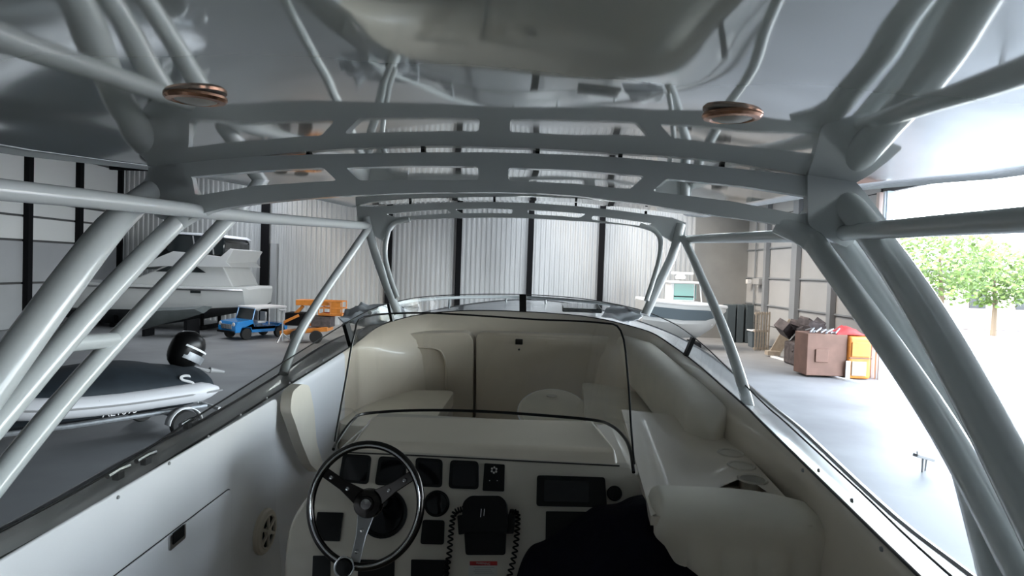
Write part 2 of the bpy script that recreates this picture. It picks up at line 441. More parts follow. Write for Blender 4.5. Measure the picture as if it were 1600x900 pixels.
for k in range(6):
    a = pi / 6 + k * pi / 3
    m.box(sp + V((.024, cos(a) * .045, sin(a) * .045)), (.008, .055, .014), Matrix.Rotation(a, 3, 'X'))
m.tube([sp + V((.024, cos(t) * .07, sin(t) * .07)) for t in [2 * pi * j / 24 for j in range(24)]], .005, 6, True)
build(m, 'speaker_grille', 'gel', spk)
for px, py in ((184, 777), (264, 724), (325, 682), (375, 648), (416, 622), (452, 598), (478, 581), (505, 563)):
    build(MB().lathe([(.006, 0), (.005, .004), (.0005, .005)], sl(px, py, .014), MX, 8), 'screw_cap', 'grey', hull)
for px, py in ((1280, 735), (1332, 782), (1378, 858), (1255, 735)):
    q = bx(px, py, b.x - .03)
    build(MB().lathe([(.007, 0), (.006, .004), (.0005, .005)], q, Matrix.Rotation(-pi / 2, 3, 'Y'), 8), 'screw_cap', 'grey', hull)
# cleats on the left gunwale behind the screen
for px, py in ((293, 669), (228, 725), (185, 748)):
    q = bz(px, py, -.79)
    build(MB().box(q + V((0, 0, .012)), (.02, .03, .024)).tube([q + V((0, -.05, .026)), q + V((0, 0, .03)), q + V((0, .05, .026))], .009, 8), 'cleat', 'steel', hull)

# bow bulkhead face with the door, its latch, and a raised window surround
def bk(px, py, y=4.92): return by(px, py, y)
inn = V((0, -.012, 0))
bkp = [bk(580, 560, 4.72), bk(610, 530, 4.84), bk(680, 517), bk(742, 515), bk(860, 516), bk(950, 526, 4.84), bk(968, 545, 4.76), bk(975, 720, 4.74), bk(742, 735), bk(600, 735, 4.8)]
build(MB().plate(fillet([bk(740, 519, 4.80), bk(615, 522, 4.62), bk(592, 548, 4.55), bk(588, 735, 4.55), bk(738, 735, 4.80)], .10), [], V((0, .15, 0))), 'bulkhead_panel', 'gel', hull, bevel=.006)
dr = build(MB().plate(fillet([bk(744, 519, 4.80), bk(955, 526, 4.74), bk(985, 545, 4.66), bk(990, 735, 4.66), bk(744, 735, 4.80)], .06), [], V((0, .12, 0))), 'cabin_door', 'gel', hull, bevel=.006)
build(MB().box(bk(811, 534, 4.735), (.055, .03, .04)), 'latch_plate', 'black', dr, bevel=.004)
build(MB().lathe([(.008, 0), (.007, .01), (.0005, .011)], bk(811, 546, 4.745), Matrix.Rotation(pi / 2, 3, 'X'), 10), 'key_lock', 'black', dr)
build(MB().box(bk(853, 537, 4.74), (.014, .014, .045)), 'hinge', 'gel', dr)
build(MB().tube(crom(B3((606, 546, 4.59), (640, 543, 4.64), (680, 545, 4.69), (693, 556, 4.70), (697, 580, 4.71), (697, 660, 4.71)), 4), .014, 8, flat=.5), 'panel_moulding', 'gel', hull)
# cup-holder shelf on the right
SZ = -.835
sh = [V((.56, 1.98, SZ)), V((1.052, 1.98, SZ)), V((1.045, 3.2, SZ)), V((.60, 3.3, SZ))]
cups = [bz(px, py, SZ) for px, py in ((1189, 711), (1204, 731), (1177, 749), (1222, 752))]
cr_ = .047
def circ(c, r, n=20): return [c + V((cos(2 * pi * j / n) * r, sin(2 * pi * j / n) * r, 0)) for j in range(n)]
shelf = build(MB().plate(sh, [circ(V((min(c.x, .985), c.y, SZ)), cr_) for c in cups], (0, 0, -.03)), 'side_shelf', 'gel', hull)
for c in cups:
    c = V((min(c.x, .985), c.y, SZ))
    build(MB().lathe([(cr_ + .008, .001), (cr_ + .004, .006), (cr_ - .002, .003), (cr_ - .006, -.05), (.0005, -.055)], c, None, 24), 'cup_holder', 'dash', shelf)
# foredeck beyond the screen: hatch, fold of loose white wrap, bow rail
def fd(px, py, z=-.60): return bz(px, py, z)
build(MB().box((0, 6.0, -.715), (1.9, 1.7, .03)), 'foredeck', 'gelw', hull)
q = by(908, 481, 5.7)
build(MB().box(q, (.34, .5, .035)), 'deck_hatch', 'dglass', hull, bevel=.01)
rl = crom(B3((578, 489, 4.75), (620, 474, 5.3), (690, 466, 6.1), (770, 464, 6.8), (830, 465, 7.0), (900, 470, 6.6), (960, 477, 5.9), (1003, 489, 5.1)), 6)
rail = build(MB().tube(rl, .016, 8), 'bow_rail', 'frame', hull)
for k in (5, 13, 20, 26, 33, 39):
    q = rl[k]; build(MB().tube([q, V((q.x * 1.02, q.y, -.71))], .011, 8), 'stanchion', 'frame', rail)

# ================================================================== WRAPAROUND SCREEN
scr = thing('wraparound_windscreen', 'low wraparound acrylic windscreen with black edge trim around the bow', 'windscreen', G[NG // 2])
TPk = [(125, 765, 1.63), (300, 655.5, 2.18), (430, 574, 2.92), (540, 505, 3.92), (583, 482, 4.45), (615, 472.5, 4.75), (660, 464, 5.0), (730, 460, 5.15), (817, 460, 5.2),
       (900, 465.5, 5.12), (955, 474, 4.95), (1000, 484, 4.75), (1032, 496, 4.5), (1062, 511, 4.28), (1100, 540, 3.75), (1145, 583, 3.26), (1197, 634, 2.82), (1227, 660, 2.63), (1340, 764, 2.0), (1480, 895, 1.477)]
TP = B3(*TPk)
TP = [V((TP[0].x, -.6, gz(-.6) + .03)), V((TP[0].x, .6, gz(.6) + .05))] + TP + [V((TP[-1].x, .6, gz(.6) + .05)), V((TP[-1].x, -.6, gz(-.6) + .03))]
T = crom(TP, 5)
cuts = [0, 24, 52, 78, NG - 1]
cuts = [0, 26, 51, 76, NG - 1]
for k in range(4):
    a0, a1 = cuts[k], cuts[k + 1]
    build(MB().grid([[G[i], G[i].lerp(T[i], .5), T[i]] for i in range(a0, a1 + 1)]), 'pane', 'smoke' if k == 0 else 'smoker', scr, smooth=60)
build(MB().tube(G, .0055, 6), 'gasket', 'black', scr)
build(MB().tube(T, .0035, 6), 'edge_trim', 'black', scr)
def post(i, wd):
    t = (G[i + 1] - G[i - 1]).normalized() * wd
    o = INW[i] * .012
    return MB().hexa([G[i] - t - o, G[i] + t - o, G[i] + t + o, G[i] - t + o], [T[i] - t - o, T[i] + t - o, T[i] + t + o, T[i] - t + o])
def near(px, py):
    best = min(range(2, NG - 2), key=lambda i: ((lambda q: (q[0] - px) ** 2 + (q[1] - py) ** 2)(proj(G[i])))); return best
def proj(p):
    d = CR.transposed() @ (MBOAT @ p - CP); return (800 - FPX * d.x / d.z, 450 + FPX * d.y / d.z)
for px, py, wd in ((548, 532, .035), (616, 500, .012), (817, 487, .028), (1075, 557, .022)):
    build(post(near(px, py), wd), 'post', 'black', scr)

# ================================================================== HARDTOP
top = thing('hardtop', 'glossy grey hardtop on a white welded tube frame over the helm', 'boat hardtop', (0, 2.4, .34))
PR = [(-1.6, .29), (0, .31), (1.3, .332), (2.4, .350), (3.5, .352), (4.2, .335), (4.75, .312)]
def prof(y):
    for (a, za), (b_, zb) in zip(PR, PR[1:]):
        if y <= b_:
            t = (y - a) / (b_ - a); return za + (zb - za) * t
    return PR[-1][1]
def profs(y): return sum(prof(y + d * .08) for d in range(-7, 8)) / 15
def rw(y):
    return 1.42 if y < 1.9 else 1.42 - .09 * (y - 1.9) / .6 if y < 2.5 else 1.33 - .10 * (y - 2.5) / 2.3
def zr(x, y, wav=1):
    n_ = noise.noise(V((x * 1.7, y * 1.1, 3.3))) * .0050 + noise.noise(V((x * 4.3, y * 3.1, 8.3))) * .0011
    return profs(y) - .052 * x * x + n_ * wav
rows = []
NY, NX = 130, 70
for i in range(NY + 1):
    y = -1.5 + 6.22 * i / NY; wd = rw(y)
    if y > 4.55: wd -= .10 * ((y - 4.55) / .17) ** 2
    row = []
    for j in range(NX + 1):
        x = wd * (2 * j / NX - 1); row.append(V((x, y, zr(x, y))))
    e = row[0]; row.insert(0, V((e.x - .03, y, e.z - .012))); row.insert(0, V((e.x - .045, y, e.z + .03))); row.insert(0, V((e.x * .98, y, e.z + .10)))
    e = row[-1]; row += [V((e.x + .03, y, e.z - .012)), V((e.x + .045, y, e.z + .03)), V((e.x * .98, y, e.z + .10))]
    rows.append(row)
last = rows[-1]
rows.append([p + V((0, .03, .02)) for p in last]); rows.append([p + V((0, .0, .08)) for p in last])
build(MB().grid(rows), 'roof_liner', 'roof', top, smooth=60)
m = MB().grid([[V((x * rw(y) * .99, y, profs(y) + .13 - .06 * x * x)) for x in [j / 8 - 1 for j in range(17)]] for y in [-1.5, 0, 1.5, 3, 4, 4.72]])
build(m, 'roof_skin', 'gelw', top, smooth=60)
# downlights
for px, py in ((306, 149), (1144, 177)):
    d = dirb(px, py); s_ = .3
    for _ in range(30):
        q = CB + d * s_ / d.y; s_ *= (zr(q.x, q.y) / q.z) if q.z > 0 else 1
    q = CB + d * s_ / d.y; q.z = zr(q.x, q.y) - .001
    F = Matrix.Rotation(pi, 3, 'X')
    dl = build(MB().lathe([(.066, 0), (.067, .006), (.062, .012), (.05, .014), (.044, .010)], q, F, 32), 'downlight', 'copper', top)
    build(MB().lathe([(.045, .004), (.044, .012), (.03, .017), (.0005, .019)], q, F, 24), 'light_lens', 'lens', dl)
# near cross beam
yb = 2.4
def tr(l, y=yb): return [by(px, py, y) for px, py in l]
th = V((0, .05, 0))
outer = tr([(262, 250), (285, 247), (340, 247), (400, 244), (480, 241.5), (550, 240), (660, 238), (772, 238), (840, 240), (900, 242), (970, 246), (1050, 253), (1130, 261), (1200, 268), (1260, 275), (1300, 279), (1318, 300), (1300, 345), (1262, 362),
            (1225, 352), (1180, 345), (1100, 334), (1000, 318), (900, 306), (840, 302), (772, 300), (660, 301), (600, 303), (525, 307), (470, 311), (400, 318), (350, 325), (310, 335), (285, 350), (250, 338), (225, 305), (232, 262)])
h1 = tr([(290, 277), (400, 267), (505, 262), (526, 282), (400, 290), (306, 306)])
h2 = tr([(540, 262), (640, 259), (747, 260), (747, 281), (650, 281), (562, 282)])
h3 = tr([(794, 262), (900, 266), (1007, 275), (984, 296), (900, 287), (794, 282)])
h4 = tr([(1041, 279), (1160, 291), (1274, 309), (1256, 336), (1140, 314), (1019, 299)])
bm_ = build(MB().plate(outer, [fillet(h, .012, 3) for h in (h1, h2, h3, h4)], th), 'cross_beam', 'frame', top, bevel=.006)
lt = [by(px, py, yb - .004) for px, py in ((288, 245), (340, 242), (400, 239), (480, 236.5), (550, 235), (660, 233), (772, 233), (840, 235), (900, 237), (970, 241), (1050, 248), (1130, 256), (1200, 264), (1270, 273))]
for p in lt[1::2]:
    build(MB().box(p + V((0, .02, -.006)), (.014, .03, .020)), 'spacer', 'blackm', bm_)
# lower rolled edge of the near beam
LR = tr([(525, 307), (600, 303), (660, 301), (772, 300), (840, 302), (900, 306), (1000, 318), (1100, 334), (1180, 345), (1240, 358)])
# legs of the near arch
rT = .040
legs = [
    ('leg', [by(236, 300, 2.42), by(205, 325, 2.25), bz(125, 415, 0) if False else by(125, 415, 1.78), V((-1.22, 1.12, -.84))], .046),
    ('leg', [by(330, 318, 2.44), by(288, 340, 2.42), by(255, 368, 2.33), by(125, 506, 1.86), V((-1.22, 1.12, -.84))], .036),
    ('leg', [by(417, 270, 3.15), by(385, 312, 2.95), by(355, 345, 2.8), by(125, 595, 1.95), V((-1.22, 1.32, -.84))], .034),
    ('leg', [by(1215, 348, 2.44), by(1262, 372, 2.40), by(1295, 410, 2.3), by(1476, 672, 1.78), V((1.23, 1.12, -.84))], .040),
    ('leg', [by(1290, 345, 2.5), by(1345, 420, 2.35), by(1476, 635, 1.92), V((1.23, 1.34, -.84))], .040),
    ('leg', [by(1310, 310, 2.44), by(1350, 350, 2.3), by(1476, 538, 1.80), V((1.24, 1.0, -.84))], .050),
]
for n_, pts, r in legs:
    c_ = crom(pts, 8)
    build(MB().tube(c_, r, 16), n_, 'frame', top, smooth=60)
    e = pts[-1]; build(MB().lathe([(.075, -.004), (.075, .01), (r + .006, .014)], e + V((0, 0, -.005)), None, 20), 'foot_plate', 'frame', top)
# gusset at the beam ends
build(MB().plate(fillet(tr([(262, 248), (300, 275), (306, 312), (285, 352), (245, 340), (212, 305), (232, 268)], 2.40), .02), [], V((0, .03, 0))), 'gusset', 'frame', top, bevel=.006)
build(MB().plate(fillet(tr([(1262, 268), (1318, 262), (1352, 300), (1390, 350), (1345, 352), (1330, 390), (1290, 372), (1262, 350)], 2.38), .02), [], V((0, .04, 0))), 'gusset', 'frame', top, bevel=.006)
# long side rails, and the short braces between the legs
build(MB().tube([V((-1.13, .2, .095)), V((-1.13, 1.8, .093)), by(400, 340, 2.94), by(575, 353, 4.6)], .028, 14), 'side_rail', 'frame', top, smooth=60)
build(MB().tube([V((1.20, .2, .095)), by(1476, 352, 1.75), by(1262, 368, 2.75), by(1072, 374, 4.6)], .029, 14), 'side_rail', 'frame', top, smooth=60)
build(MB().tube([by(60, 542, 1.75), by(178, 531, 2.1)], .026, 14), 'brace', 'frame', top, smooth=60)
# far cross beam with four slots, and the front legs
yf = 4.6
outer = tr([(556, 322), (580, 323), (640, 319), (700, 316), (772, 315.5), (830, 317), (900, 322), (960, 328), (1010, 334.5), (1050, 340), (1072, 348), (1070, 378), (1050, 378), (1038, 370), (1020, 359), (980, 352), (920, 346.5), (830, 341), (770, 340), (700, 341), (640, 344), (618, 349), (608, 362), (604, 380), (590, 372), (576, 362), (560, 352)], yf)
hs = [tr([(603, 334.5), (650, 330), (697, 327), (706, 333), (660, 336), (617, 339.5)], yf), tr([(711, 327), (760, 325.5), (801, 327), (801, 333.5), (760, 332.5), (721, 333)], yf),
      tr([(824, 328), (870, 330.5), (916, 334), (906, 340), (870, 337), (825, 334.5)], yf), tr([(926, 337), (975, 343), (1020, 349), (1008, 354), (970, 349), (924, 343)], yf)]
fb = build(MB().plate(outer, [fillet(h, .012, 3) for h in hs], V((0, .045, 0))), 'front_beam', 'frame', top, bevel=.005)
lt = B3(*[(px, py, yf - .01) for px, py in ((582, 321), (640, 315.5), (700, 312), (772, 311.5), (830, 313), (900, 318), (960, 324), (1010, 331), (1048, 337))])
for p in lt[1::2]: build(MB().box(p + V((0, .03, -.006)), (.016, .03, .026)), 'spacer', 'blackm', fb)
def T3(*pts): return crom(B3(*pts), 6)
fl = [
    (T3((576, 356, 4.58), (545, 401, 4.3), (513, 447, 4.0), (487, 488, 3.75), (466, 524, 3.58), (449, 565, 3.45), (443, 584, 3.4)), .027),
    (T3((572, 340, 4.6), (583, 385, 4.58), (600, 435, 4.55), (622, 490, 4.55)), .030),
    (T3((640, 343, 4.58), (614, 350, 4.58), (604, 372, 4.57), (602, 402, 4.55), (610, 435, 4.5), (621, 466, 4.45)), .018),
    (T3((1069, 374, 4.55), (1084, 406, 4.3), (1098, 438, 4.05), (1118, 483, 3.75), (1136, 529, 3.45), (1152, 575, 3.22), (1164, 615, 3.07), (1170, 637, 3.02)), .027),
    (T3((1064, 350, 4.6), (1052, 395, 4.58), (1034, 435, 4.55), (1008, 492, 4.5)), .032),
    (T3((1000, 352, 4.58), (1022, 360, 4.58), (1032, 376, 4.57), (1030, 405, 4.55), (1020, 440, 4.5), (1010, 470, 4.45)), .018),
]
for pts, r in fl:
    build(MB().tube(pts, r, 14), 'front_leg', 'frame', top, smooth=60)
    
# ================================================================== HELM CONSOLE
AL = R(65)
UF, NF = V((0, cos(AL), sin(AL))), V((0, -sin(AL), cos(AL)))
A0 = by(700, 728, 2.35)
MF = Matrix((V((1, 0, 0)), UF, NF)).transposed()
def fp(px, py, off=0.0):
    d = dirb(px, py); p0 = A0 + NF * off; return CB + d * ((p0 - CB).dot(NF) / d.dot(NF))
con = thing('helm_console', 'cream moulded helm console with black gauges behind the wheel', 'console', (0, 2.4, -1.76))
ring = [fp(px, py) for px, py in ((532, 700), (512, 728), (488, 765), (462, 802), (449, 835), (444, 880), (444, 960), (446, 1190), (1090, 1190), (1080, 960), (1072, 900), (1060, 858), (1042, 812), (1018, 770), (1002, 745), (985, 726))]
ring = crom(ring[:7], 3)[:-1] + ring[6:10] + crom(ring[9:], 3)[1:]
def backp(p):
    return V((p.x * .94, 2.80, min(-.765, p.z + .03)))
midr = [V((p.x * .985, max(p.y + .03, 2.45), min(-.79, p.z + .012))) for p in ring]
build(MB().loft([ring, midr, [backp(p) for p in ring]]), 'console_body', 'dash', con, bevel=.012, smooth=40)
# lid on top of the dash
q0 = [fp(545, 706, .002), fp(968, 727, .002), by(935, 664, 2.70), by(575, 656, 2.70)]
q1 = [fp(550, 691, .004) + V((0, .012, 0)), fp(962, 703, .004) + V((0, .012, 0)), by(927, 657, 2.68), by(583, 649, 2.68)]
q0 = [q + V((0, 0, -.01)) for q in q0]
lid = build(MB().hexa(q0, q1), 'dash_lid', 'gel', con, bevel=.014, seg=3)
build(MB().tube([fp(545, 707, .003), fp(700, 714, .003), fp(850, 722, .003), fp(968, 728, .003)], .0028, 6), 'lid_gap', 'seam', con)
def facepl(pts, name, m, off, h, r=.012, parent=con, bevel=.003):
    return build(MB().plate(fillet([fp(px, py, off) for px, py in pts], r), [], NF * h), name, m, parent, bevel=bevel)
# gauges: bezel + glass
for pts in (((537, 709), (581, 712), (576, 757), (530, 753)), ((593, 713), (636, 716), (634, 760), (586, 758)), ((650, 715), (692, 718), (691, 762), (649, 760)), ((704, 719), (748, 721), (748, 765), (701, 763))):
    g_ = facepl(pts, 'gauge', 'blackm', .001, .010, .016)
    c_ = [sum(p[0] for p in pts) / 4, sum(p[1] for p in pts) / 4]
    facepl([(c_[0] + (x - c_[0]) * .8, c_[1] + (y - c_[1]) * .8) for x, y in pts], 'gauge_glass', 'screen', .010, .002, .012, g_, 0)
pan = facepl(((757, 724), (789, 726), (788, 768), (754, 767)), 'switch_panel', 'black', .001, .006, .005)
for k in range(6):
    a = k * pi / 3 + .5; c_ = fp(772, 734.5, .008) + MF @ V((cos(a) * .0095, sin(a) * .0095, 0))
    build(MB().lathe([(.004, -.001), (.004, .0012), (.0005, .0013)], c_, MF, 8), 'symbol_petal', 'whitelab', pan)
for px in (765, 777): build(MB().lathe([(.0022, 0), (.002, .003), (.0005, .004)], fp(px, 751, .006), MF, 8), 'indicator', 'steel', pan)
for px, py, r in ((683, 787, .047), (600, 802, .088), (960, 771, .027)):
    g_ = build(MB().lathe([(r, 0), (r, .012), (r * .9, .016), (r * .86, .012), (.0005, .011)], fp(px, py, .001), MF, 32), 'dial' if r > .03 else 'rotary_knob', 'black', con)
    if r > .03: build(MB().lathe([(r * .84, .010), (r * .8, .013), (.0005, .015)], fp(px, py, .001), MF, 24), 'dial_glass', 'screen', g_)
facepl(((497, 800), (537, 801), (531, 846), (490, 844)), 'switch_plate', 'black', .001, .008, .004)
facepl(((661, 812), (695, 813), (694, 851), (657, 850)), 'switch_plate', 'black', .001, .008, .010)
facepl(((490, 868), (517, 868), (516, 925), (488, 925)), 'switch_plate', 'black', .001, .008, .004)
facepl(((560, 874), (617, 875), (616, 925), (560, 925)), 'switch_plate', 'black', .001, .008, .004)
facepl(((643, 874), (701, 875), (701, 925), (642, 925)), 'switch_plate', 'black', .001, .008, .004)
r_ = facepl(((839, 743), (945, 746), (948, 793), (838, 791)), 'radio', 'black', .001, .012, .012)
facepl(((850, 750), (920, 752), (920, 785), (850, 784)), 'radio_display', 'screen', .013, .001, .006, r_, 0)
facepl(((853, 799), (935, 800), (935, 862), (852, 860)), 'chart_display', 'black', .001, .014, .004)
lb = facepl(((733, 877), (777, 877), (777, 900), (732, 900)), 'warning_label', 'whitelab', .0008, .0006, .002, bevel=0)
facepl(((734, 877), (777, 877), (777, 883.5), (734, 883.5)), 'label_header', 'redlab', .0015, .0004, .001, lb, 0)
text('WARNING', .0105, 'label_heading', 'whitelab', lb, Matrix.Translation(fp(755, 880.5, .0022)) @ MF.to_4x4(), .0002)
for j, py in enumerate((886.5, 889.5, 892.5, 895.5)):
    build(MB().plate([fp(740 + (j % 2) * 2, py - .6, .0014), fp(772 - (j * 5) % 7, py - .6, .0014), fp(772 - (j * 5) % 7, py + .6, .0014), fp(740 + (j % 2) * 2, py + .6, .0014)], [], NF * .0003), 'label_line', 'grey', lb)
# the central black engine-control block with two coiled cords
ctl = thing('control_handset', 'black control block with a coiled cord hanging on each side of the dash', 'handset', fp(758, 868, .0))
def fb3(px, py, o): return fp(px, py, o)
def blk(pts, o, h, r): return MB().plate(fillet([fp(px, py, o) for px, py in pts], r), [], NF * h)
build(blk(((726, 820), (792, 820), (790, 867), (729, 867)), .001, .030, .010), 'cradle', 'black', ctl, bevel=.006)
build(blk(((737, 776), (784, 776), (793, 786), (795, 832), (724, 832), (726, 786)), .002, .060, .014), 'head', 'black', ctl, bevel=.012)
build(blk(((716, 806), (728, 804), (728, 834), (718, 836)), .004, .03, .006), 'clip', 'black', ctl, bevel=.004)
build(blk(((790, 804), (806, 804), (803, 834), (790, 834)), .004, .03, .006), 'clip', 'black', ctl, bevel=.004)
build(MB().tube([fp(752, 795, .063), fp(751, 808, .063)], .0014, 6).tube([fp(757, 795, .063), fp(756, 806, .063)], .0014, 6), 'chrome_mark', 'steel', ctl)
def coil(path, turns, rc=.0085, rw_=.0032):
    c_ = crom(path, 10); pts = []; n_ = turns * 10
    for i in range(n_ + 1):
        t = i / n_ * (len(c_) - 1); k = min(int(t), len(c_) - 2); p = c_[k].lerp(c_[k + 1], t - k)
        tg = (c_[k + 1] - c_[k]).normalized(); u = tg.cross(NF).normalized(); v_ = tg.cross(u); a = i / 10 * 2 * pi
        pts.append(p + u * cos(a) * rc + v_ * sin(a) * rc)
    return MB().tube(pts, rw_, 6)
build(coil([fp(724, 795, .03), fp(710, 802, .025), fp(705, 830, .02), fp(702, 865, .02), fp(697, 900, .02), fp(697, 930, .02)], 20), 'coiled_cord', 'blackm', ctl)
build(coil([fp(797, 800, .03), fp(808, 803, .025), fp(808, 830, .02), fp(804, 865, .02), fp(796, 900, .02), fp(790, 930, .02)], 20), 'coiled_cord', 'blackm', ctl)

# ================================================================== CONSOLE SHIELD
sh_ = thing('console_windshield', 'tall clear acrylic console windshield with thin black edging', 'windshield', by(745, 650, 2.7))
base = B3((521, 702, 2.31), (526, 692, 2.36), (536, 676, 2.44), (552, 656, 2.56), (572, 646, 2.72), (655, 641, 2.80), (745, 642.5, 2.82), (835, 648, 2.80), (925, 656, 2.72), (955, 665, 2.60), (975, 683, 2.48), (985, 705, 2.38), (990, 738, 2.28))
free = B3((523, 690, 2.31), (530, 650, 2.36), (541, 590, 2.44), (553, 525, 2.54), (570, 495, 2.66), (655, 489, 2.76), (745, 493, 2.78), (835, 499, 2.76), (935, 504, 2.70), (970, 517, 2.60), (981, 590, 2.50), (986, 665, 2.38), (991, 725, 2.28))
BS, FR = crom(base, 4), crom(free, 4)
build(MB().grid([[BS[i].lerp(FR[i], t) + V((0, .02, 0)) * sin(pi * t) for t in (0, .25, .5, .75, 1)] for i in range(len(BS))]), 'acrylic_sheet', 'acry', sh_, smooth=60)
build(MB().tube(BS, .0065, 8), 'base_gasket', 'black', sh_)
build(MB().tube(FR, .0042, 8), 'edge_trim', 'black', sh_)

# ================================================================== STEERING WHEEL
wc = by(571, 788, 2.05)
wh = thing('steering_wheel', 'dark chrome three-spoke steering wheel in front of the gauges', 'steering wheel', wc)
TW = R(72)
MW = Matrix((V((1, 0, 0)), V((0, cos(TW), sin(TW))), V((0, -sin(TW), cos(TW))))).transposed()
def wp(x, y, z=0): return wc + MW @ V((x, y, z))
RW = .187
rim = build(MB().tube([wp(RW * cos(a), RW * 1.04 * sin(a), 0) for a in [2 * pi * j / 72 for j in range(72)]], .0135, 14, True), 'rim', 'dchrome', wh, smooth=80)
build(MB().tube([wp(RW * .985 * cos(a), RW * 1.04 * .985 * sin(a), .012) for a in [2 * pi * j / 72 for j in range(72)]], .0035, 6, True), 'rim_inlay', 'chrome', rim, smooth=80)
def spoke(a, w0, w1, r0=.03, r1=RW):
    d = V((cos(a), sin(a), 0)); n_ = V((-sin(a), cos(a), 0))
    def pt(r, s_, z): q = d * r + n_ * s_; return wp(q.x, q.y, z)
    hole = [pt(r1 * .72 + .012 * cos(t), .012 * sin(t) * .8, -.012) for t in [2 * pi * j / 10 for j in range(10)]]
    out = [pt(r0, -w0, -.034), pt(r1 * .55, -w1 * 1.05, -.022), pt(r1, -w1, -.004), pt(r1, w1, -.004), pt(r1 * .55, w1 * 1.05, -.022), pt(r0, w0, -.034)]
    return MB().loft([[p for p in out], [p + MW @ V((0, 0, .006)) for p in out]])
for a, m_ in ((R(148), 'dchrome'), (R(34), 'dchrome'), (R(265), 'steel')):
    sp_ = build(spoke(a, .030, .017), 'spoke', m_, wh, bevel=.003)
    for rr in (.085, .15):
        q = wp(cos(a) * rr, sin(a) * rr, -.022 + (rr - .085) * .25)
        build(MB().lathe([(.008, 0), (.006, .008), (.0005, .009)], q, MW, 10), 'rivet', 'chrome', sp_)
build(MB().lathe([(.05, -.05), (.05, -.03), (.044, -.018), (.026, -.014), (.024, -.006), (.0005, -.003)], wc, MW, 28), 'hub', 'dchrome', wh)
build(MB().lathe([(.018, -.006), (.017, .0), (.0005, .001)], wc, MW, 20), 'hub_cap', 'chrome', wh)
build(MB().tube([wc + MW @ V((0, 0, -.04)), wc + MW @ V((0, 0, -.20))], .028, 16), 'column_shaft', 'black', wh)
kc = wp(-.038, -RW * 1.03, .022)
kn = build(MB().lathe([(.014, -.02), (.02, 0), (.026, .014), (.024, .024), (.0005, .026)], kc, MW, 24), 'spinner_knob', 'black', wh)
build(MB().tube([kc + MW @ V((.030 * cos(t), .030 * sin(t), .016)) for t in [2 * pi * j / 28 for j in range(28)]], .0045, 8, True), 'knob_ring', 'chrome', kn)

# ================================================================== JACKET
oc = [(800, 930), (812, 892), (828, 866), (850, 856), (880, 838), (915, 812), (935, 800), (968, 796), (990, 786), (1014, 782), (1032, 790), (1050, 808), (1068, 832), (1095, 848), (1118, 868), (1130, 900), (1135, 940)]
op = crom(B3(*[(px, py, 2.12) for px, py in oc]), 4)
bot = B3((1120, 1100, 2.0), (970, 1120, 1.95), (820, 1080, 2.0))
loop = op + bot
cen = by(965, 905, 2.0)
rings = []
K = 12
for k in range(K + 1):
    t = k / K
    ring_ = []
    for j, p in enumerate(loop):
        q = p.lerp(cen, t ** 1.1 * .98)
        dome = -(1 - (1 - t) ** 2.2) * .20
        n_ = noise.noise(V((q.x * 9, q.z * 7, 1))) * .05 * min(1, t * 4) + noise.noise(V((q.x * 22, q.z * 16, 5))) * .018 * min(1, t * 4)
        ring_.append(q + V((0, dome + n_, n_ * .4 * (1 if t > 0.05 else 0))))
    rings.append(ring_)
rings.insert(0, [p + V((0, .10, -.02)) for p in loop])
single(MB().loft(rings, cap=True), 'jacket', 'navy', 'crumpled black and navy jacket draped over the right side of the helm', 'jacket', fp(965, 905, 0), smooth=50)

# ================================================================== SEATS
# aft-facing pleated lounge back, bottom right
def cush_back():
    o = []
    xs0, xs1 = by(1024, 800, 1.98).x, by(1311, 800, 1.98).x
    zt = by(1170, 763, 1.98).z - .062
    nx, nz = 84, 34; rows = []
    for i in range(nz + 1):
        t = i / nz; z = zt - t * .92; row = []
        for j in range(nx + 1):
            s_ = j / nx; x = xs0 + (xs1 - xs0) * s_
            ed = min(s_, 1 - s_) * (xs1 - xs0)
            rr = .035; dz = 0 if ed > rr else (rr - math.sqrt(max(0, rr * rr - (rr - ed) ** 2)))
            crown = -.035 * (s_ - .45) ** 2 * 4 * (1 if s_ > .45 else .2)
            zz = z + (crown - dz * 1.2) * max(0, 1 - t * 2.2)
            y = 1.98 + (dz * .8)
            dp = (zt - z)
            if dp < .05: y += .05 - math.sqrt(max(0, .05 ** 2 - (.05 - dp) ** 2))
            if dp > .125:
                u = (s_ * 5.2) % 1; y += .008 - .011 * math.sqrt(max(0, 1 - (2 * u - 1) ** 2)) * min(1, (dp - .125) / .02)
            else: y -= .012 * sin(pi * min(1, dp / .125))
            row.append(V((x, y, zz)))
        rows.append(row)
    back = [[V((p.x, 2.14, p.z)) for p in rows[0]]]
    return MB().grid(back + rows), xs0, xs1, zt
m, xs0, xs1, zt = cush_back()
lounge = thing('lounge_seat', 'cream pleated seat back at the bottom right beside the console', 'seat', (.8, 2.1, -1.76))
build(m, 'backrest', 'vinyl', lounge, smooth=50)
build(MB().box(((xs0 + xs1) / 2, 2.14, -1.3), (xs1 - xs0 - .02, .14, .9)), 'seat_base', 'gel', lounge, bevel=.03)
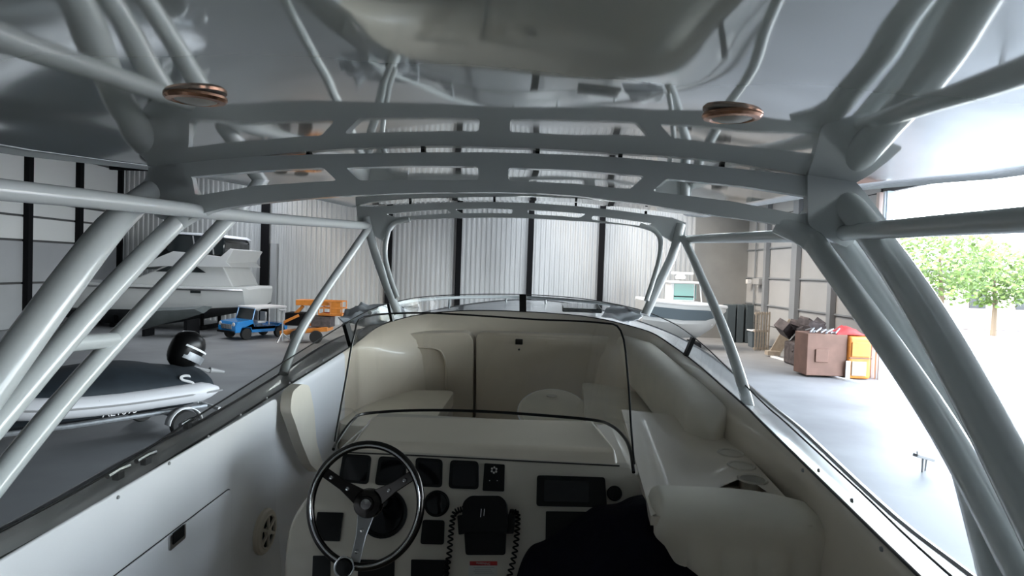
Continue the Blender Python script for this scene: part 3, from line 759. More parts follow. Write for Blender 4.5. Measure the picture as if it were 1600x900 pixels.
# forward right bench: wrap-round backrest and pad
def sweep_cushion(path, wd, z1, z0, r=.05):
    rings = []
    k = len(path)
    for i in range(k):
        t = (path[min(i + 1, k - 1)] - path[max(i - 1, 0)]).normalized(); n_ = V((t.y, -t.x, 0))
        p = path[i]
        sc_ = min(1, math.sqrt(max(.02, min(i, k - 1 - i) / 3.0)))
        w2 = wd / 2 * sc_ ; h = (z1 - z0) / 2; zc = (z1 + z0) / 2 + p.z
        loop_ = []
        for a in range(20):
            th_ = 2 * pi * a / 20; cx, sz = cos(th_), sin(th_)
            loop_.append(V((p.x, p.y, zc)) + n_ * (w2 * math.copysign(abs(cx) ** .55, cx)) + V((0, 0, h * sc_ ** .5 * math.copysign(abs(sz) ** .45, sz))))
        rings.append(loop_)
    return MB().loft(rings)
bench = thing('bow_bench', 'cream curved bench with wrapped backrest to the right of the cabin door', 'bench', (.8, 3.6, -1.76))
path = crom([V((.74, 4.85, .07)), V((.82, 4.5, .07)), V((.87, 4.1, .05)), V((.91, 3.7, .03)), V((.955, 3.3, .01)), V((.965, 3.05, 0)), V((.95, 2.84, 0))], 5)
build(sweep_cushion(path, .21, -.70, -1.0), 'backrest', 'vinyl', bench, smooth=60)
pad = [V((.42, 3.0, 0)), V((.98, 2.93, 0)), V((.99, 3.6, 0)), V((.80, 4.4, 0)), V((.45, 4.55, 0))]
build(MB().plate([p + V((0, 0, -.965)) for p in fillet(pad, .08, 5)], [], (0, 0, -.085)), 'seat_pad', 'vinyl', bench, bevel=.03, seg=4)
build(MB().tube(T3((915, 639, 3.98), (960, 640, 4.02), (990, 648, 3.85), (1020, 668, 3.6), (1062, 702, 3.22)), .004, 6), 'seam_piping', 'seam', bench)
build(MB().plate([p * .97 + V((.02, .1, -1.05)) for p in fillet(pad, .08, 5)], [], (0, 0, -.7)), 'bench_base', 'gel', bench)
# forward left bench
lb_ = thing('bow_bench', 'cream box bench at the left foot of the cabin bulkhead', 'bench', (-.7, 4.2, -1.76))
z_ = by(640, 628, 4.2).z
padl = [V((by(572, 628, 4.2).x, 3.6, z_)), V((by(560, 628, 4.2).x, 4.5, z_)), V((by(697, 628, 4.2).x, 4.6, z_)), V((by(697, 628, 4.2).x, 3.6, z_))]
build(MB().plate(fillet(padl, .10, 5), [], (0, 0, -.09)), 'seat_pad', 'vinyl', lb_, bevel=.025, seg=3)
build(MB().plate([p + V((0, 0, -.09)) for p in fillet(padl, .10, 5)], [], (0, 0, -.6)), 'bench_base', 'gel', lb_)
build(MB().tube(crom(B3((585, 640, 4.22), (596, 630, 4.3), (615, 627, 4.34), (660, 627, 4.34), (690, 628, 4.34)), 4), .004, 6), 'piping', 'seam', lb_)
# padded bolster on the left side
pb = [(437, 640), (440, 612), (455, 599), (468, 601), (476, 640), (480, 690), (493, 732), (484, 738), (470, 725), (455, 690), (445, 660)]
bl = fillet([bx(px, py, GL[1].x + .045) for px, py in pb], .03, 4)
single(MB().plate(bl, [], (.05, 0, 0)), 'side_bolster', 'vinyl', 'upright cream padded bolster on the left inner side ahead of the speaker', 'cushion', bx(470, 735, GL[1].x + .045), bevel=.022, seg=4)
# round white stool
stl = thing('round_stool', 'white round plastic stool top seen through the console windshield', 'stool', (V((by(864, 640, 3.9).x, 3.9, -1.76))))
sc_ = by(864, 640, 3.9)
F = Matrix.Rotation(R(26), 3, 'X')
build(MB().lathe([(.17, -.16), (.19, -.06), (.212, -.035), (.214, -.012), (.20, -.004), (.19, -.008), (.0005, -.002)], sc_, F, 48), 'stool_top', 'vinyl', stl)
build(MB().tube([sc_ + F @ V((.214 * cos(t), .214 * sin(t), -.02)) for t in [2 * pi * j / 48 for j in range(48)]], .008, 8, True), 'rim', 'gelw', stl)
build(MB().plate([sc_ + F @ V((-.01 + .034 * cos(t), .13 + .013 * sin(t), .000)) for t in [2 * pi * j / 20 for j in range(20)]], [], F @ V((0, 0, .004))), 'hand_slot', 'dash', stl)
build(MB().tube([sc_ + V((0, 0, -.15)), V((sc_.x, sc_.y + .04, -1.76))], [.09, .12], 20), 'pedestal', 'gelw', stl)
# loose white wrap lying on the left foredeck
def sheet_thing(pts_rows, name, m_, label, cat, loc, amp=.03, n=14):
    rows = []
    R_ = [crom(r, n) for r in pts_rows]
    K_ = 8
    for a in range(len(R_) - 1):
        for k in range(K_):
            rows.append([R_[a][i].lerp(R_[a + 1][i], k / K_) for i in range(len(R_[a]))])
    rows.append(R_[-1])
    rows = [[p + V((0, 0, amp * noise.noise(p * 6) + amp * .8 * abs(noise.noise(p * 11)))) for p in r] for r in rows]
    return single(MB().grid(rows), name, m_, label, cat, loc, smooth=40, solid=.006)
sheet_thing([B3((528, 505, 5.0), (565, 512, 4.95), (600, 505, 5.05), (655, 492, 5.4)), B3((535, 494, 5.2), (568, 494, 5.2), (612, 492, 5.3), (655, 487, 5.6)), B3((545, 486, 5.5), (560, 476, 5.5), (612, 484, 5.6), (655, 483, 5.8)), B3((560, 482, 5.9), (572, 475, 5.9), (610, 480, 5.9), (650, 481, 6.0))],
            'protective_sheet', 'wtarp', 'crumpled white protective sheet on the left foredeck beyond the windscreen', 'sheet', V((-.95, 5.3, -.70)), amp=.06)
sheet_thing([B3((940, 496, 5.25), (965, 498, 5.2), (998, 505, 5.1)), B3((945, 487, 5.5), (975, 484, 5.5), (1004, 494, 5.3)), B3((955, 481, 5.9), (972, 479, 5.9), (996, 486, 5.7))],
            'protective_sheet', 'wtarp', 'crumpled white protective sheet on the right foredeck beside the hatch', 'sheet', V((.75, 5.3, -.70)))

# ================================================================== VEHICLES AND GEAR IN THE SHED
# motor yacht, stern to the right
YY = 34.5
def yz(py, px=300): return W(px, py, YY).z
def yx(px): return W(px, 430, YY).x
yk = thing('motor_yacht', 'big white motor yacht with dark enclosed flybridge on the left', 'yacht', (yx(300), YY, 0), False)
ox = yx(300)
def yp(px, py): return V((W(px, py, YY).x - ox, 0, W(px, py, YY).z))
BW = 2.1
def ysect(px_list, top_py, bot_py, hw_t, hw_b):
    pass
# hull rings from stern to bow
rings = []
for px, tp, bt, hw in ((408, 452, 470, 1.6), (404, 448, 476, 1.95), (380, 447, 477, 2.1), (320, 446, 480, 2.15), (240, 443, 480, 2.1), (170, 440, 479, 1.9), (100, 436, 476, 1.4), (40, 433, 466, .7), (0, 431, 450, .1)):
    a, b_ = yp(px, tp), yp(px, bt)
    rings.append([V((a.x, -hw, a.z)), V((a.x, -hw * 1.03, a.z - .15)), V((b_.x, -hw * .9, b_.z)), V((b_.x, 0, b_.z - .35)), V((b_.x, hw * .9, b_.z)), V((a.x, hw * 1.03, a.z - .15)), V((a.x, hw, a.z)), V((a.x, 0, a.z + .06))])
h_ = build(MB().loft(rings), 'hull', 'hullw', yk, smooth=40)
build(MB().tube([V((p[1].x, p[1].y - .02, p[1].z)) for p in rings[1:]], .05, 6), 'rub_rail', 'steel', h_)
build(MB().box(yp(337, 454) + V((0, -2.19, 0)), (.5, .06, .13)).box(yp(215, 450) + V((0, -2.1, 0)), (.7, .06, .13)), 'porthole', 'dglass', h_)
rings = []
for px, tp, bt, hw in ((406, 475, 482, 1.75), (320, 481, 498, 1.8), (230, 481, 510, 1.7), (120, 478, 500, .9), (60, 470, 480, .1)):
    a, b_ = yp(px, tp), yp(px, bt)
    rings.append([V((a.x, -hw, a.z)), V((b_.x, -.1, b_.z)), V((b_.x, .1, b_.z)), V((a.x, hw, a.z))])
build(MB().loft(rings), 'underbody', 'anti', yk, smooth=30)
def slab(pts, hw, name, m_, par=yk, bev=.05, dy=0):
    P = [yp(*q) for q in pts]
    return build(MB().plate([p + V((0, -hw + dy, 0)) for p in P], [], (0, 2 * hw, 0)), name, m_, par, bevel=bev)
slab([(385, 447), (376, 428), (368, 413), (290, 411), (262, 425), (225, 440), (210, 446)], 1.65, 'deckhouse', 'hullw')
dw = slab([(345, 426), (330, 416), (292, 415), (270, 424)], 1.68, 'side_window', 'dglass', bev=0)
slab([(386, 418), (378, 410), (389, 392), (384, 390), (370, 402), (340, 398), (300, 394), (280, 402), (262, 412), (230, 420), (285, 416)], 1.9, 'flybridge', 'hullw')
cv = slab([(372, 400), (372, 378), (366, 371), (300, 367), (277, 371), (285, 394)], 1.6, 'flybridge_enclosure', 'dglass', bev=.1)
slab([(374, 374), (366, 369), (300, 365), (296, 368), (368, 373)], 1.65, 'enclosure_roof', 'wtarp', cv, .02)
for px in (341, 325, 352):
    a, b_ = yp(px, 371), yp(px + 4, 399)
    build(MB().tube([a + V((0, -1.63, 0)), b_ + V((0, -1.63, 0))], .035, 6), 'enclosure_frame', 'grey', cv)
slab([(262, 412), (240, 420), (217, 421), (268, 366), (278, 366)], 1.2, 'windscreen_cover', 'tarp', bev=.05)
# stands under the keel, dark cradles
for px in (390, 330, 200, 140):
    q = yp(px, 480); build(MB().box((q.x, -1.0, .55), (.14, .14, 1.1)).box((q.x, 1.0, .55), (.14, .14, 1.1)).box((q.x, 0, .1), (.3, 2.6, .2)).box((q.x, 0, 1.0), (.3, 2.4, .16)), 'cradle', 'ibeam', yk)
# grey tarpaulined small boat bow under the yacht
tq = W(270, 512, 30.2)
ts = thing('covered_dinghy', 'small boat under a grey tarpaulin in front of the yacht keel', 'boat', (tq.x, 30.2, 0), False)
def tp_(px, py): p = W(px, py, 30.2); return V((p.x - tq.x, 0, max(p.z, .02)))
rings = []
for px, t_, b_, hw in ((224, 491, 514, .12), (232, 486, 512, .5), (255, 484, 506, .8), (290, 483, 498, .9), (318, 481, 489, .9)):
    a, c_ = tp_(px, t_), tp_(px, b_); rings.append([V((a.x, -hw, a.z)), V((c_.x, -.1, c_.z)), V((c_.x, .1, c_.z)), V((a.x, hw, a.z)), V((a.x, 0, a.z + .1))])
build(MB().loft(rings), 'tarpaulin', 'tarp', ts, smooth=40)
build(MB().box(V((tp_(300, 500).x, 0, .42)), (.16, 1.2, .84)), 'trestle', 'ibeam', ts)
build(MB().box(V((tp_(232, 513).x, 0, .16)), (.14, .8, .32)), 'trestle', 'ibeam', ts)

# blue mini utility
ctr = W(397, 522, 31); ctr.z = 0
mk = thing('utility_car', 'small bright blue open utility car with a white roof', 'car', ctr, False, R(-33))
hw = .68
def pr(pts, name, m_, x0, x1, par=mk, bev=.03): return build(MB().plate([V((x0, y_, z_2)) for y_, z_2 in pts], [], (x1 - x0, 0, 0)), name, m_, par, bevel=bev)
pr([(-1.45, .35), (-1.47, .62), (-1.35, .85), (-.55, .93), (-.45, .60), (.9, .60), (.95, .70), (1.4, .70), (1.4, .35), (1.25, .35), (1.18, .58), (.72, .58), (.65, .32), (-.58, .32), (-.66, .58), (-1.12, .58), (-1.2, .35)], 'body', 'blue', -hw, hw)
build(MB().box((0, -1.475, .62), (.8, .03, .22)), 'grille', 'galv', mk, bevel=.01)
for k in range(7): build(MB().box((-.3 + k * .1, -1.497, .62), (.03, .012, .2)), 'grille_bar', 'chrome', mk)
for s in (-1, 1):
    build(MB().lathe([(.09, 0), (.09, .03), (.0005, .045)], (s * .52, -1.44, .74), Matrix.Rotation(pi / 2, 3, 'X'), 16), 'headlamp', 'white', mk)
build(MB().box((0, -1.5, .38), (1.3, .08, .1)), 'bumper', 'blackm', mk, bevel=.02)
pr([(-.58, .93), (-.40, 1.42), (-.36, 1.42), (-.52, .93)], 'windscreen', 'dglass', -.6, .6, bev=.005)
build(MB().box((0, .45, 1.48), (1.36, 1.8, .11)), 'roof', 'white', mk, bevel=.03)
for s in (-1, 1):
    for y_, yt in ((-.55, -.42), (.35, .35), (1.3, 1.28)):
        build(MB().tube([V((s * .64, y_, .9 if y_ < 0 else .65)), V((s * .64, yt, 1.46))], .03, 8), 'roof_post', 'white' if y_ > 0 else 'blue', mk)
    build(MB().box((s * .3, .05, .78), (.42, .45, .12)).box((s * .3, .28, 1.02), (.42, .1, .5)), 'seat', 'white' if s > 0 else 'grey', mk, bevel=.03)
    for y_ in (-.88, .95):
        t_ = build(MB().lathe([(.14, -.09), (.25, -.09), (.27, -.05), (.27, .05), (.25, .09), (.14, .09)], (s * .62, y_, .27), MX, 20), 'wheel', 'tyre', mk)
        build(MB().lathe([(.14, -.06), (.15, .06), (.05, .08), (.0005, .08)], (s * .62, y_, .27), MX if s > 0 else Matrix.Rotation(-pi / 2, 3, 'Y'), 16), 'wheel_rim', 'galv', t_)
# steel prop stand beside the orange lift
def stand(pxy, Yd, h, label, nm='jack_stand'):
    q = W(*pxy, Yd); t_ = thing(nm, label, 'stand', (q.x, q.y, 0), False)
    build(MB().tube([(0, 0, .1), (0, 0, h)], .04, 8), 'post', 'galv', t_)
    for k in range(3):
        a = k * 2 * pi / 3 + .4; build(MB().tube([(0, 0, .45), (cos(a) * .45, sin(a) * .45, .02)], .025, 6), 'leg', 'galv', t_)
    build(MB().box((0, 0, h), (.3, .2, .03), Matrix.Rotation(.25, 3, 'X')), 'head', 'galv', t_); return t_
stand((441, 530), 29.3, 1.5, 'grey steel prop stand between blue car and orange lift')
# orange towable lift
lq = W(488, 520, 30); 
lf = thing('boom_lift', 'orange towable boom lift with folded arm and cage', 'lift', (lq.x, lq.y, 0), False, R(0))
def lp_(px, py, dy=0): p = W(px, py, 30); return V((p.x - lq.x, dy, p.z))
def beam(a, b_, hw, hh, name, m_, par=lf):
    a, b_ = V(a), V(b_); t = (b_ - a).normalized(); u = V((0, 1, 0)); n_ = t.cross(u).normalized()
    return build(MB().hexa([a - u * hw - n_ * hh, a + u * hw - n_ * hh, a + u * hw + n_ * hh, a - u * hw + n_ * hh], [b_ - u * hw - n_ * hh, b_ + u * hw - n_ * hh, b_ + u * hw + n_ * hh, b_ - u * hw + n_ * hh]), name, m_, par, bevel=.015)
beam(lp_(443, 519), lp_(516, 513), .5, .10, 'chassis', 'orange')
beam(lp_(445, 507), lp_(474, 478), .08, .07, 'lower_arm', 'orange'); beam(lp_(446, 503), lp_(470, 492), .3, .06, 'arm_link', 'orange')
beam(lp_(466, 472), lp_(516, 473), .35, .13, 'upper_boom', 'orange')
beam(lp_(484, 508), lp_(492, 474), .25, .12, 'turret', 'orange')
build(MB().box(lp_(505, 502), (.9, .8, .5)), 'engine_box', 'rust', lf, bevel=.03)
build(MB().box(lp_(455, 498) + V((.25, .2, 0)), (.9, .9, .6)), 'battery_box', 'ibeam', lf, bevel=.02)
m = MB(); a, b_ = lp_(502, 491), lp_(538, 471)
for x in (a.x, (a.x + b_.x) / 2, b_.x):
    for y_ in (-.4, .4): m.tube([V((x, y_, a.z)), V((x, y_, b_.z))], .03, 6)
for z_2 in (a.z + .05, (a.z + b_.z) / 2, b_.z): m.tube([V((a.x, -.4, z_2)), V((b_.x, -.4, z_2)), V((b_.x, .4, z_2)), V((a.x, .4, z_2))], .035, 6, True)
m.box(((a.x + b_.x) / 2, 0, a.z), (b_.x - a.x, .8, .06)).box((a.x + .75, -.4, (a.z + b_.z) / 2), (.5, .03, b_.z - a.z - .05))
build(m, 'cage', 'orange', lf)
build(MB().box(lp_(518, 491), (.5, .3, .16)), 'tail_lamp', 'red', lf, bevel=.02)
for px in (470, 500):
    q = lp_(px, 500); build(MB().lathe([(.14, -.1), (.28, -.1), (.3, 0), (.28, .1), (.14, .1)], (q.x, -.55, .3), Matrix.Rotation(pi / 2, 3, 'X'), 18), 'wheel', 'tyre', lf)
# covered inflatable on its trailer
rq = W(262, 650, 12.8); rib = thing('inflatable_boat', 'covered grey inflatable boat under a dark canvas at the left', 'boat', (-7.27, 14.05, .62), False, 0)
stern = V((-6.85, 14.05, 0)) * 0
ax = V((-.60, -.80, 0)); pe = V((.80, -.60, 0))   # forward, and towards the near side
def rb(f, s_, z): return ax * f + pe * s_ + V((0, 0, z))
nr = [rb(-.35, 1.0, .30), rb(.6, 1.0, .28), rb(1.8, 1.0, .28), rb(2.9, .92, .34), rb(3.7, .55, .44), rb(4.05, 0, .5)]
fr = [rb(4.05, 0, .5), rb(3.7, -.55, .44), rb(2.9, -.92, .34), rb(1.8, -1.0, .28), rb(.6, -1.0, .28), rb(-.35, -1.0, .30)]
tb = crom(nr + fr[1:], 5); k = len(tb)
build(MB().tube(tb, [.06, .15] + [.20] * (k - 4) + [.15, .06], 16), 'tube', 'tube', rib, smooth=70)
build(MB().tube([p + V((p.x, p.y, 0)).normalized() * 0 + pe * (.195 if i < k / 2 else -.195) * (1 if 3 < i < k - 3 else .9) for i, p in enumerate(tb) if i < 21], .022, 6), 'rub_strake', 'grey', rib)
rows = []
for f in [x * .2 - .25 for x in range(21)]:
    hw_ = 1.1 if f < 2.2 else 1.1 * math.sqrt(max(.02, 1 - ((f - 2.2) / 1.75) ** 2))
    rows.append([rb(f, s_ * hw_, .42 + .14 * f / 4 + (.28 + .18 * sin(max(0, f) * 1.1)) * (1 - abs(s_) ** 2.2) + .03 * noise.noise(V((f * 3, s_ * 3, 0))) - (.10 if abs(s_) == 1 else 0)) for s_ in [j / 6 - 1 for j in range(13)]])
cvr = build(MB().grid(rows), 'canvas_cover', 'cover', rib, smooth=60, solid=.012)
tA = Matrix((V((-ax.x, -ax.y, 0)), V((-pe.x * .75, -pe.y * .75, .66)), V((pe.x * .66, pe.y * .66, .75)))).transposed().to_4x4()
text('S', .42, 'emblem', 'white', cvr, Matrix.Translation(rb(.30, .98, .52)) @ tA @ Matrix.Diagonal((1.5, 1.2, 1, 1)), .012)
m = MB()
for f in (0.2, .8, 1.4, 2.0, 2.6, 3.2): m.box(rb(f, 1.14 if f < 2.5 else 1.05, .37), (.03, .03, .06))
build(m, 'cover_clip', 'ibeam', rib)
rings = [[rb(f, -hw_, .25), rb(f, -hw_ * .8, -.02), rb(f, 0, -.2), rb(f, hw_ * .8, -.02), rb(f, hw_, .25)] for f, hw_ in ((0, .8), (2.2, .8), (3.2, .55), (3.9, .05))]
hu = build(MB().loft(rings), 'rigid_hull', 'cover', rib)
text('AE1695', .2, 'registration', 'white', hu, Matrix.Translation(rb(1.5, .80, .06)) @ Matrix((V((-ax.x, -ax.y, 0)), V((0, 0, 1)), pe)).transposed().to_4x4(), .004)
# outboard
oo = thing('outboard_motor', 'black and silver outboard motor tilted on the covered inflatable', 'outboard', V((-7.27, 14.05, .62)) + rb(-.25, -.12, .35), False, 0)
def ob(x, y_, z_2): return -ax * x + pe * y_ + V((0, 0, z_2))
def eggs(c, rx, ry, rz, tilt, n=18, k=10, cutz=(-1, 1)):
    Mt = Matrix((-ax, pe, V((0, 0, 1)))).transposed() @ Matrix.Rotation(tilt, 3, 'Y'); rings_ = []
    for i in range(k + 1):
        u = cutz[0] + (cutz[1] - cutz[0]) * i / k; r_2 = math.sqrt(max(.004, 1 - abs(u) ** 2.6)) * (1 - .12 * (1 - u) / 2)
        rings_.append([c + Mt @ V((rx * r_2 * cos(2 * pi * j / n), ry * r_2 * sin(2 * pi * j / n), rz * u)) for j in range(n)])
    return MB().loft(rings_)
build(eggs(ob(-.05, 0, .68), .40, .31, .46, R(28), cutz=(-.95, 1)), 'cowling', 'black', oo, smooth=60)
build(eggs(ob(-.02, 0, .60), .412, .322, .445, R(28), cutz=(-.30, .08), k=4), 'silver_band', 'galv', oo, smooth=60)
build(eggs(ob(-.03, 0, .64), .42, .33, .445, R(28), cutz=(.2, .30), k=3), 'stripe', 'white', oo, smooth=60)
build(MB().hexa([ob(-.05, -.09, .36), ob(.16, -.09, .30), ob(.16, .09, .30), ob(-.05, .09, .36)], [ob(.45, -.04, .12), ob(.62, -.04, .16), ob(.62, .04, .16), ob(.45, .04, .12)]), 'midsection', 'grey', oo, bevel=.03)
build(MB().box(ob(-.1, 0, .1), (.25, .3, .4)), 'bracket', 'ibeam', oo, bevel=.02)
build(MB().tube([ob(.5, 0, .18), ob(.85, 0, .10)], [.07, .03], 10), 'gearcase', 'grey', oo)
# trailer
tl = thing('boat_trailer', 'galvanised single axle boat trailer under the covered inflatable', 'trailer', V((-7.27, 14.05, 0)), False, 0)
build(MB().tube([rb(-.3, .62, .50), rb(2.2, .62, .50), rb(3.3, .2, .44), rb(5.4, 0, .40)], .05, 8), 'side_rail', 'galv', tl)
build(MB().tube([rb(-.3, -.62, .50), rb(2.2, -.62, .50), rb(3.3, -.2, .44)], .05, 8), 'side_rail', 'galv', tl)
build(MB().tube([rb(.35, -1.0, .36), rb(.35, 1.0, .36)], .04, 8), 'axle', 'galv', tl)
MP = Matrix((ax, V((0, 0, 1)), pe)).transposed()
for s in (-1, 1):
    c_ = rb(.35, s * .98, .28)
    t_ = build(MB().lathe([(.16, -.09), (.26, -.09), (.28, -.05), (.28, .05), (.26, .09), (.16, .09)], c_, MP, 22), 'wheel', 'tyre', tl)
    build(MB().lathe([(.16, -.05), (.16, .075 * s), (.06, .085 * s), (.0005, .09 * s)], c_, MP, 20), 'wheel_rim', 'white', t_)
    arc = [c_ + MP @ V((.34 * cos(t), .34 * sin(t), 0)) for t in [pi * (.02 + .93 * j / 10) for j in range(11)]]
    build(MB().grid([[p - pe * .11, p + pe * .11] for p in arc]), 'mudguard', 'white', tl, solid=.02)
build(MB().box(rb(-.4, 0, .48), (.1, .1, .1)).tube([rb(-.45, -.9, .46), rb(-.45, .9, .46)], .04, 6), 'lamp_bar', 'white', tl)
# centre-console boat at the right
bq = W(1085, 520, 33); cb = thing('fishing_boat', 'white centre console boat with teal windows and radar in the right corner', 'boat', (bq.x, 33, 0), False)
def cp_(px, py, dy=0): p = W(px, py, 33); return V((p.x - bq.x, dy, max(p.z, 0)))
rings = []
for px, tp2, bt2, hw_ in ((1000, 468, 520, 1.2), (1030, 471, 524, 1.3), (1060, 474, 528, 1.3), (1095, 476, 527, 1.1), (1118, 479, 512, .6), (1134, 481, 486, .06)):
    a, b_ = cp_(px, tp2), cp_(px - 4, bt2)
    mz = a.lerp(b_, .55)
    rings.append([V((a.x, -hw_, a.z)), V((a.x, -hw_, a.z - .2)), V((mz.x, -hw_ * .85, mz.z)), V((b_.x, 0, b_.z)), V((mz.x, hw_ * .85, mz.z)), V((a.x, hw_, a.z - .2)), V((a.x, hw_, a.z))])
ch_ = build(MB().loft(rings), 'hull', 'hullw', cb, smooth=30)
build(MB().grid([[r[1] + V((0, -.03, -.04)), r[1].lerp(r[2], .75) + V((0, -.05, 0))] for r in rings[:5]]), 'boot_band', 'navyhull', ch_)
build(MB().tube([r[0] + V((0, -.02, .03)) for r in rings] + [r[6] + V((0, .02, .03)) for r in rings[::-1]], .09, 8), 'gunwale', 'white', cb)
build(MB().box(cp_(1062, 456), (1.25, 1.2, .95)), 'wheelhouse', 'white', cb, bevel=.05)
a = cp_(1063, 456); build(MB().box((a.x + .02, -.61, a.z + .02), (1.0, .03, .80)), 'window', 'teal', cb)
build(MB().box((a.x + .66, 0, a.z + .02), (.03, 1.0, .7)), 'window', 'teal', cb)
build(MB().box((a.x + .02, -.63, a.z - .22), (1.0, .02, .06)), 'window_bar', 'ibeam', cb)
build(MB().box(cp_(1067, 441), (1.7, 1.7, .12)), 'hard_top', 'white', cb, bevel=.04)
build(MB().lathe([(.25, -.02), (.28, .08), (.2, .2), (.0005, .24)], cp_(1063, 435), None, 16), 'radar_base', 'white', cb)
build(MB().box(cp_(1066, 427), (1.15, .14, .12)), 'radar_scanner', 'white', cb, bevel=.03)
for px in (1044, 1088): build(MB().tube([cp_(px, 440, -.6), cp_(px + 2, 473, -.7)], .04, 6), 'post', 'white', cb)
build(MB().tube([cp_(1120, 482, -.3), cp_(1106, 506, -.25)], .16, 8), 'anchor_roller', 'white', cb)
build(MB().box((0, 0, .18), (.3, 1.6, .36)).box((-1.8, 0, .18), (.3, 1.8, .36)), 'cradle', 'ibeam', cb)

# clutter along the right wall
def wbox(px0, px1, py0, py1, Yd, dep, name, m_, label, cat, **kw):
    a, b_ = W(px0, py0, Yd), W(px1, py1, Yd)
    z0 = 0 if b_.z < .35 else b_.z
    return single(MB().box(((a.x + b_.x) / 2, Yd + dep / 2, (a.z + z0) / 2), (abs(b_.x - a.x), dep, a.z - z0)), name, m_, label, cat, ((a.x + b_.x) / 2, Yd + dep / 2, z0), boat=False, bevel=.02, **kw)
for (x0, x1), lab in zip(((1137, 1148), (1153, 1161), (1167, 1176)), ('tall dark cabinet beside the fishing boat bow', 'tall dark cabinet in the middle of three by the corner', 'tall dark cabinet next to the blue bin')):
    wbox(x0, x1, 476, 532, 36.5, .8, 'metal_cabinet', 'cab', lab, 'cabinet', group='cabinets in the far right corner')
bn = W(1182, 530, 34.5)
bi = thing('waste_bin', 'small dark blue bin with white lid near the far right corner', 'bin', (bn.x, 34.5, 0), False)
build(MB().hexa([V((x, y_, 0)) for x, y_ in ((-.33, -.3), (.33, -.3), (.33, .3), (-.33, .3))], [V((x, y_, .85)) for x, y_ in ((-.38, -.35), (.38, -.35), (.38, .35), (-.38, .35))]), 'body', 'navyhull', bi, bevel=.02)
build(MB().box((0, 0, .89), (.84, .76, .07)), 'lid', 'stripe', bi, bevel=.02)
pq = W(1203, 540, 32.5)
pl = thing('timber_pallet', 'pale timber pallet leaning upright against the right wall', 'pallet', (13.0, 33.0, 0), False, R(20))
for k in range(6): build(MB().box((-.42 + k * .168, 0, 1.0), (.10, .03, 2.0)), 'slat', 'wood', pl, bevel=.005)
for z_2 in (.1, 1.0, 1.9): build(MB().box((0, .06, z_2), (.95, .08, .1)), 'rail', 'wood', pl, bevel=.005)
single(MB().box((0, 0, .85), (.5, .06, 1.8), Matrix.Rotation(R(28), 3, 'Y')).box((-.55, -.1, .1), (.6, .4, .2)), 'leaning_board', 'wood', 'pale board leaning at a slant beside the wall column', 'board', (0, 0, 0), boat=False).location = (13.1, 30.6, .08)
# scrap pile: each lump its own piece of one heap
hp_ = thing('scrap_heap', 'dark heap of scrap and branches behind the orange cabinet', 'heap', (13.0, 27.4, 0), False)
random.seed(3)
for k in range(26):
    p = V((random.uniform(-.8, .5), random.uniform(-1.1, 1.2), random.uniform(.4, 2.2)))
    p.z *= 1 - .3 * abs(p.x)
    build(MB().box(p, (random.uniform(.4, .9), random.uniform(.3, .8), random.uniform(.1, .45)), Matrix.Rotation(random.uniform(-.8, .8), 3, 'Y') @ Matrix.Rotation(random.uniform(0, 3), 3, 'Z')), 'scrap_piece', 'rust', hp_)
build(MB().box((-.1, 0, .5), (1.4, 2.2, 1.0)), 'scrap_base', 'rust', hp_, bevel=.1)
# brown/orange tool cabinet with red cloth
oc_ = W(1313, 585, 24.3); oc_.z = 0
tc = thing('tool_cabinet', 'orange and brown tool cabinet standing by the big side door', 'cabinet', oc_, False, R(0))
def tcp(px, py, Y=24.3): p = W(px, py, Y); return V((p.x - oc_.x, Y - 24.3, max(0, p.z)))
a, b_, c_ = tcp(1263, 522), tcp(1326, 525), tcp(1361, 530)
zt_ = a.z
build(MB().box(((a.x + b_.x) / 2, .6, zt_ / 2 + .05), (b_.x - a.x, 1.1, zt_ - .05)), 'cabinet_body', 'brown', tc, bevel=.03)
build(MB().box(((b_.x + c_.x) / 2, .5, zt_ / 2), (c_.x - b_.x, 1.2, zt_ - .05)), 'side_unit', 'orange', tc, bevel=.10, seg=3)
build(MB().box(((b_.x + c_.x) / 2 - .05, -.13, .42), (.55, .05, .55)), 'drawer', 'wood', tc, bevel=.02)
build(MB().box(((b_.x + c_.x) / 2, -.13, 1.15), (.7, .04, .55)), 'door', 'orange', tc, bevel=.02)
build(MB().box(((b_.x + c_.x) / 2, -.12, .82), (.84, .06, .04)), 'seam_bar', 'brown', tc)
build(MB().box(((a.x + b_.x) / 2 - .2, .02, .85), (.5, .05, .5)), 'door', 'brown', tc, bevel=.02)
build(MB().box((b_.x - .02, -.10, .35), (.16, .04, .7)), 'white_panel', 'stripe', tc)
rows = []
for i in range(13):
    t = i / 12; row = []
    for j in range(9):
        s_ = j / 8; x = b_.x - .45 + t * 1.15; y_ = .05 + s_ * .9
        e = sin(pi * t) * sin(pi * s_) ** .5
        row.append(V((x, y_, zt_ + .02 + .28 * e * (1 + .5 * noise.noise(V((x * 4, y_ * 4, 2)))) - (.0))))
    rows.append(row)
cl = single(MB().grid(rows), 'red_cloth', 'red', 'bundle of red cloth on top of the orange and brown cabinet', 'cloth', (b_.x, .5, zt_), boat=False, smooth=60, solid=.02)
cl.location = (oc_.x + b_.x, oc_.y + .5, zt_)
m = MB(); random.seed(5)
for k in range(8): 
    x = a.x + .15 + k * .13; m.tube([V((x, random.uniform(0, .3), zt_ + .06)), V((x + .3, random.uniform(.3, .6), zt_ + random.uniform(.08, .22))), V((x + .2, random.uniform(.6, 1), zt_ + .07))], .035, 6)
ho = single(m, 'coiled_cable', 'galv', 'tangle of pale cable on the left of the brown cabinet top', 'cable', (a.x + .6, .5, zt_), boat=False); ho.location = (oc_.x + a.x + .6, oc_.y + .5, zt_)
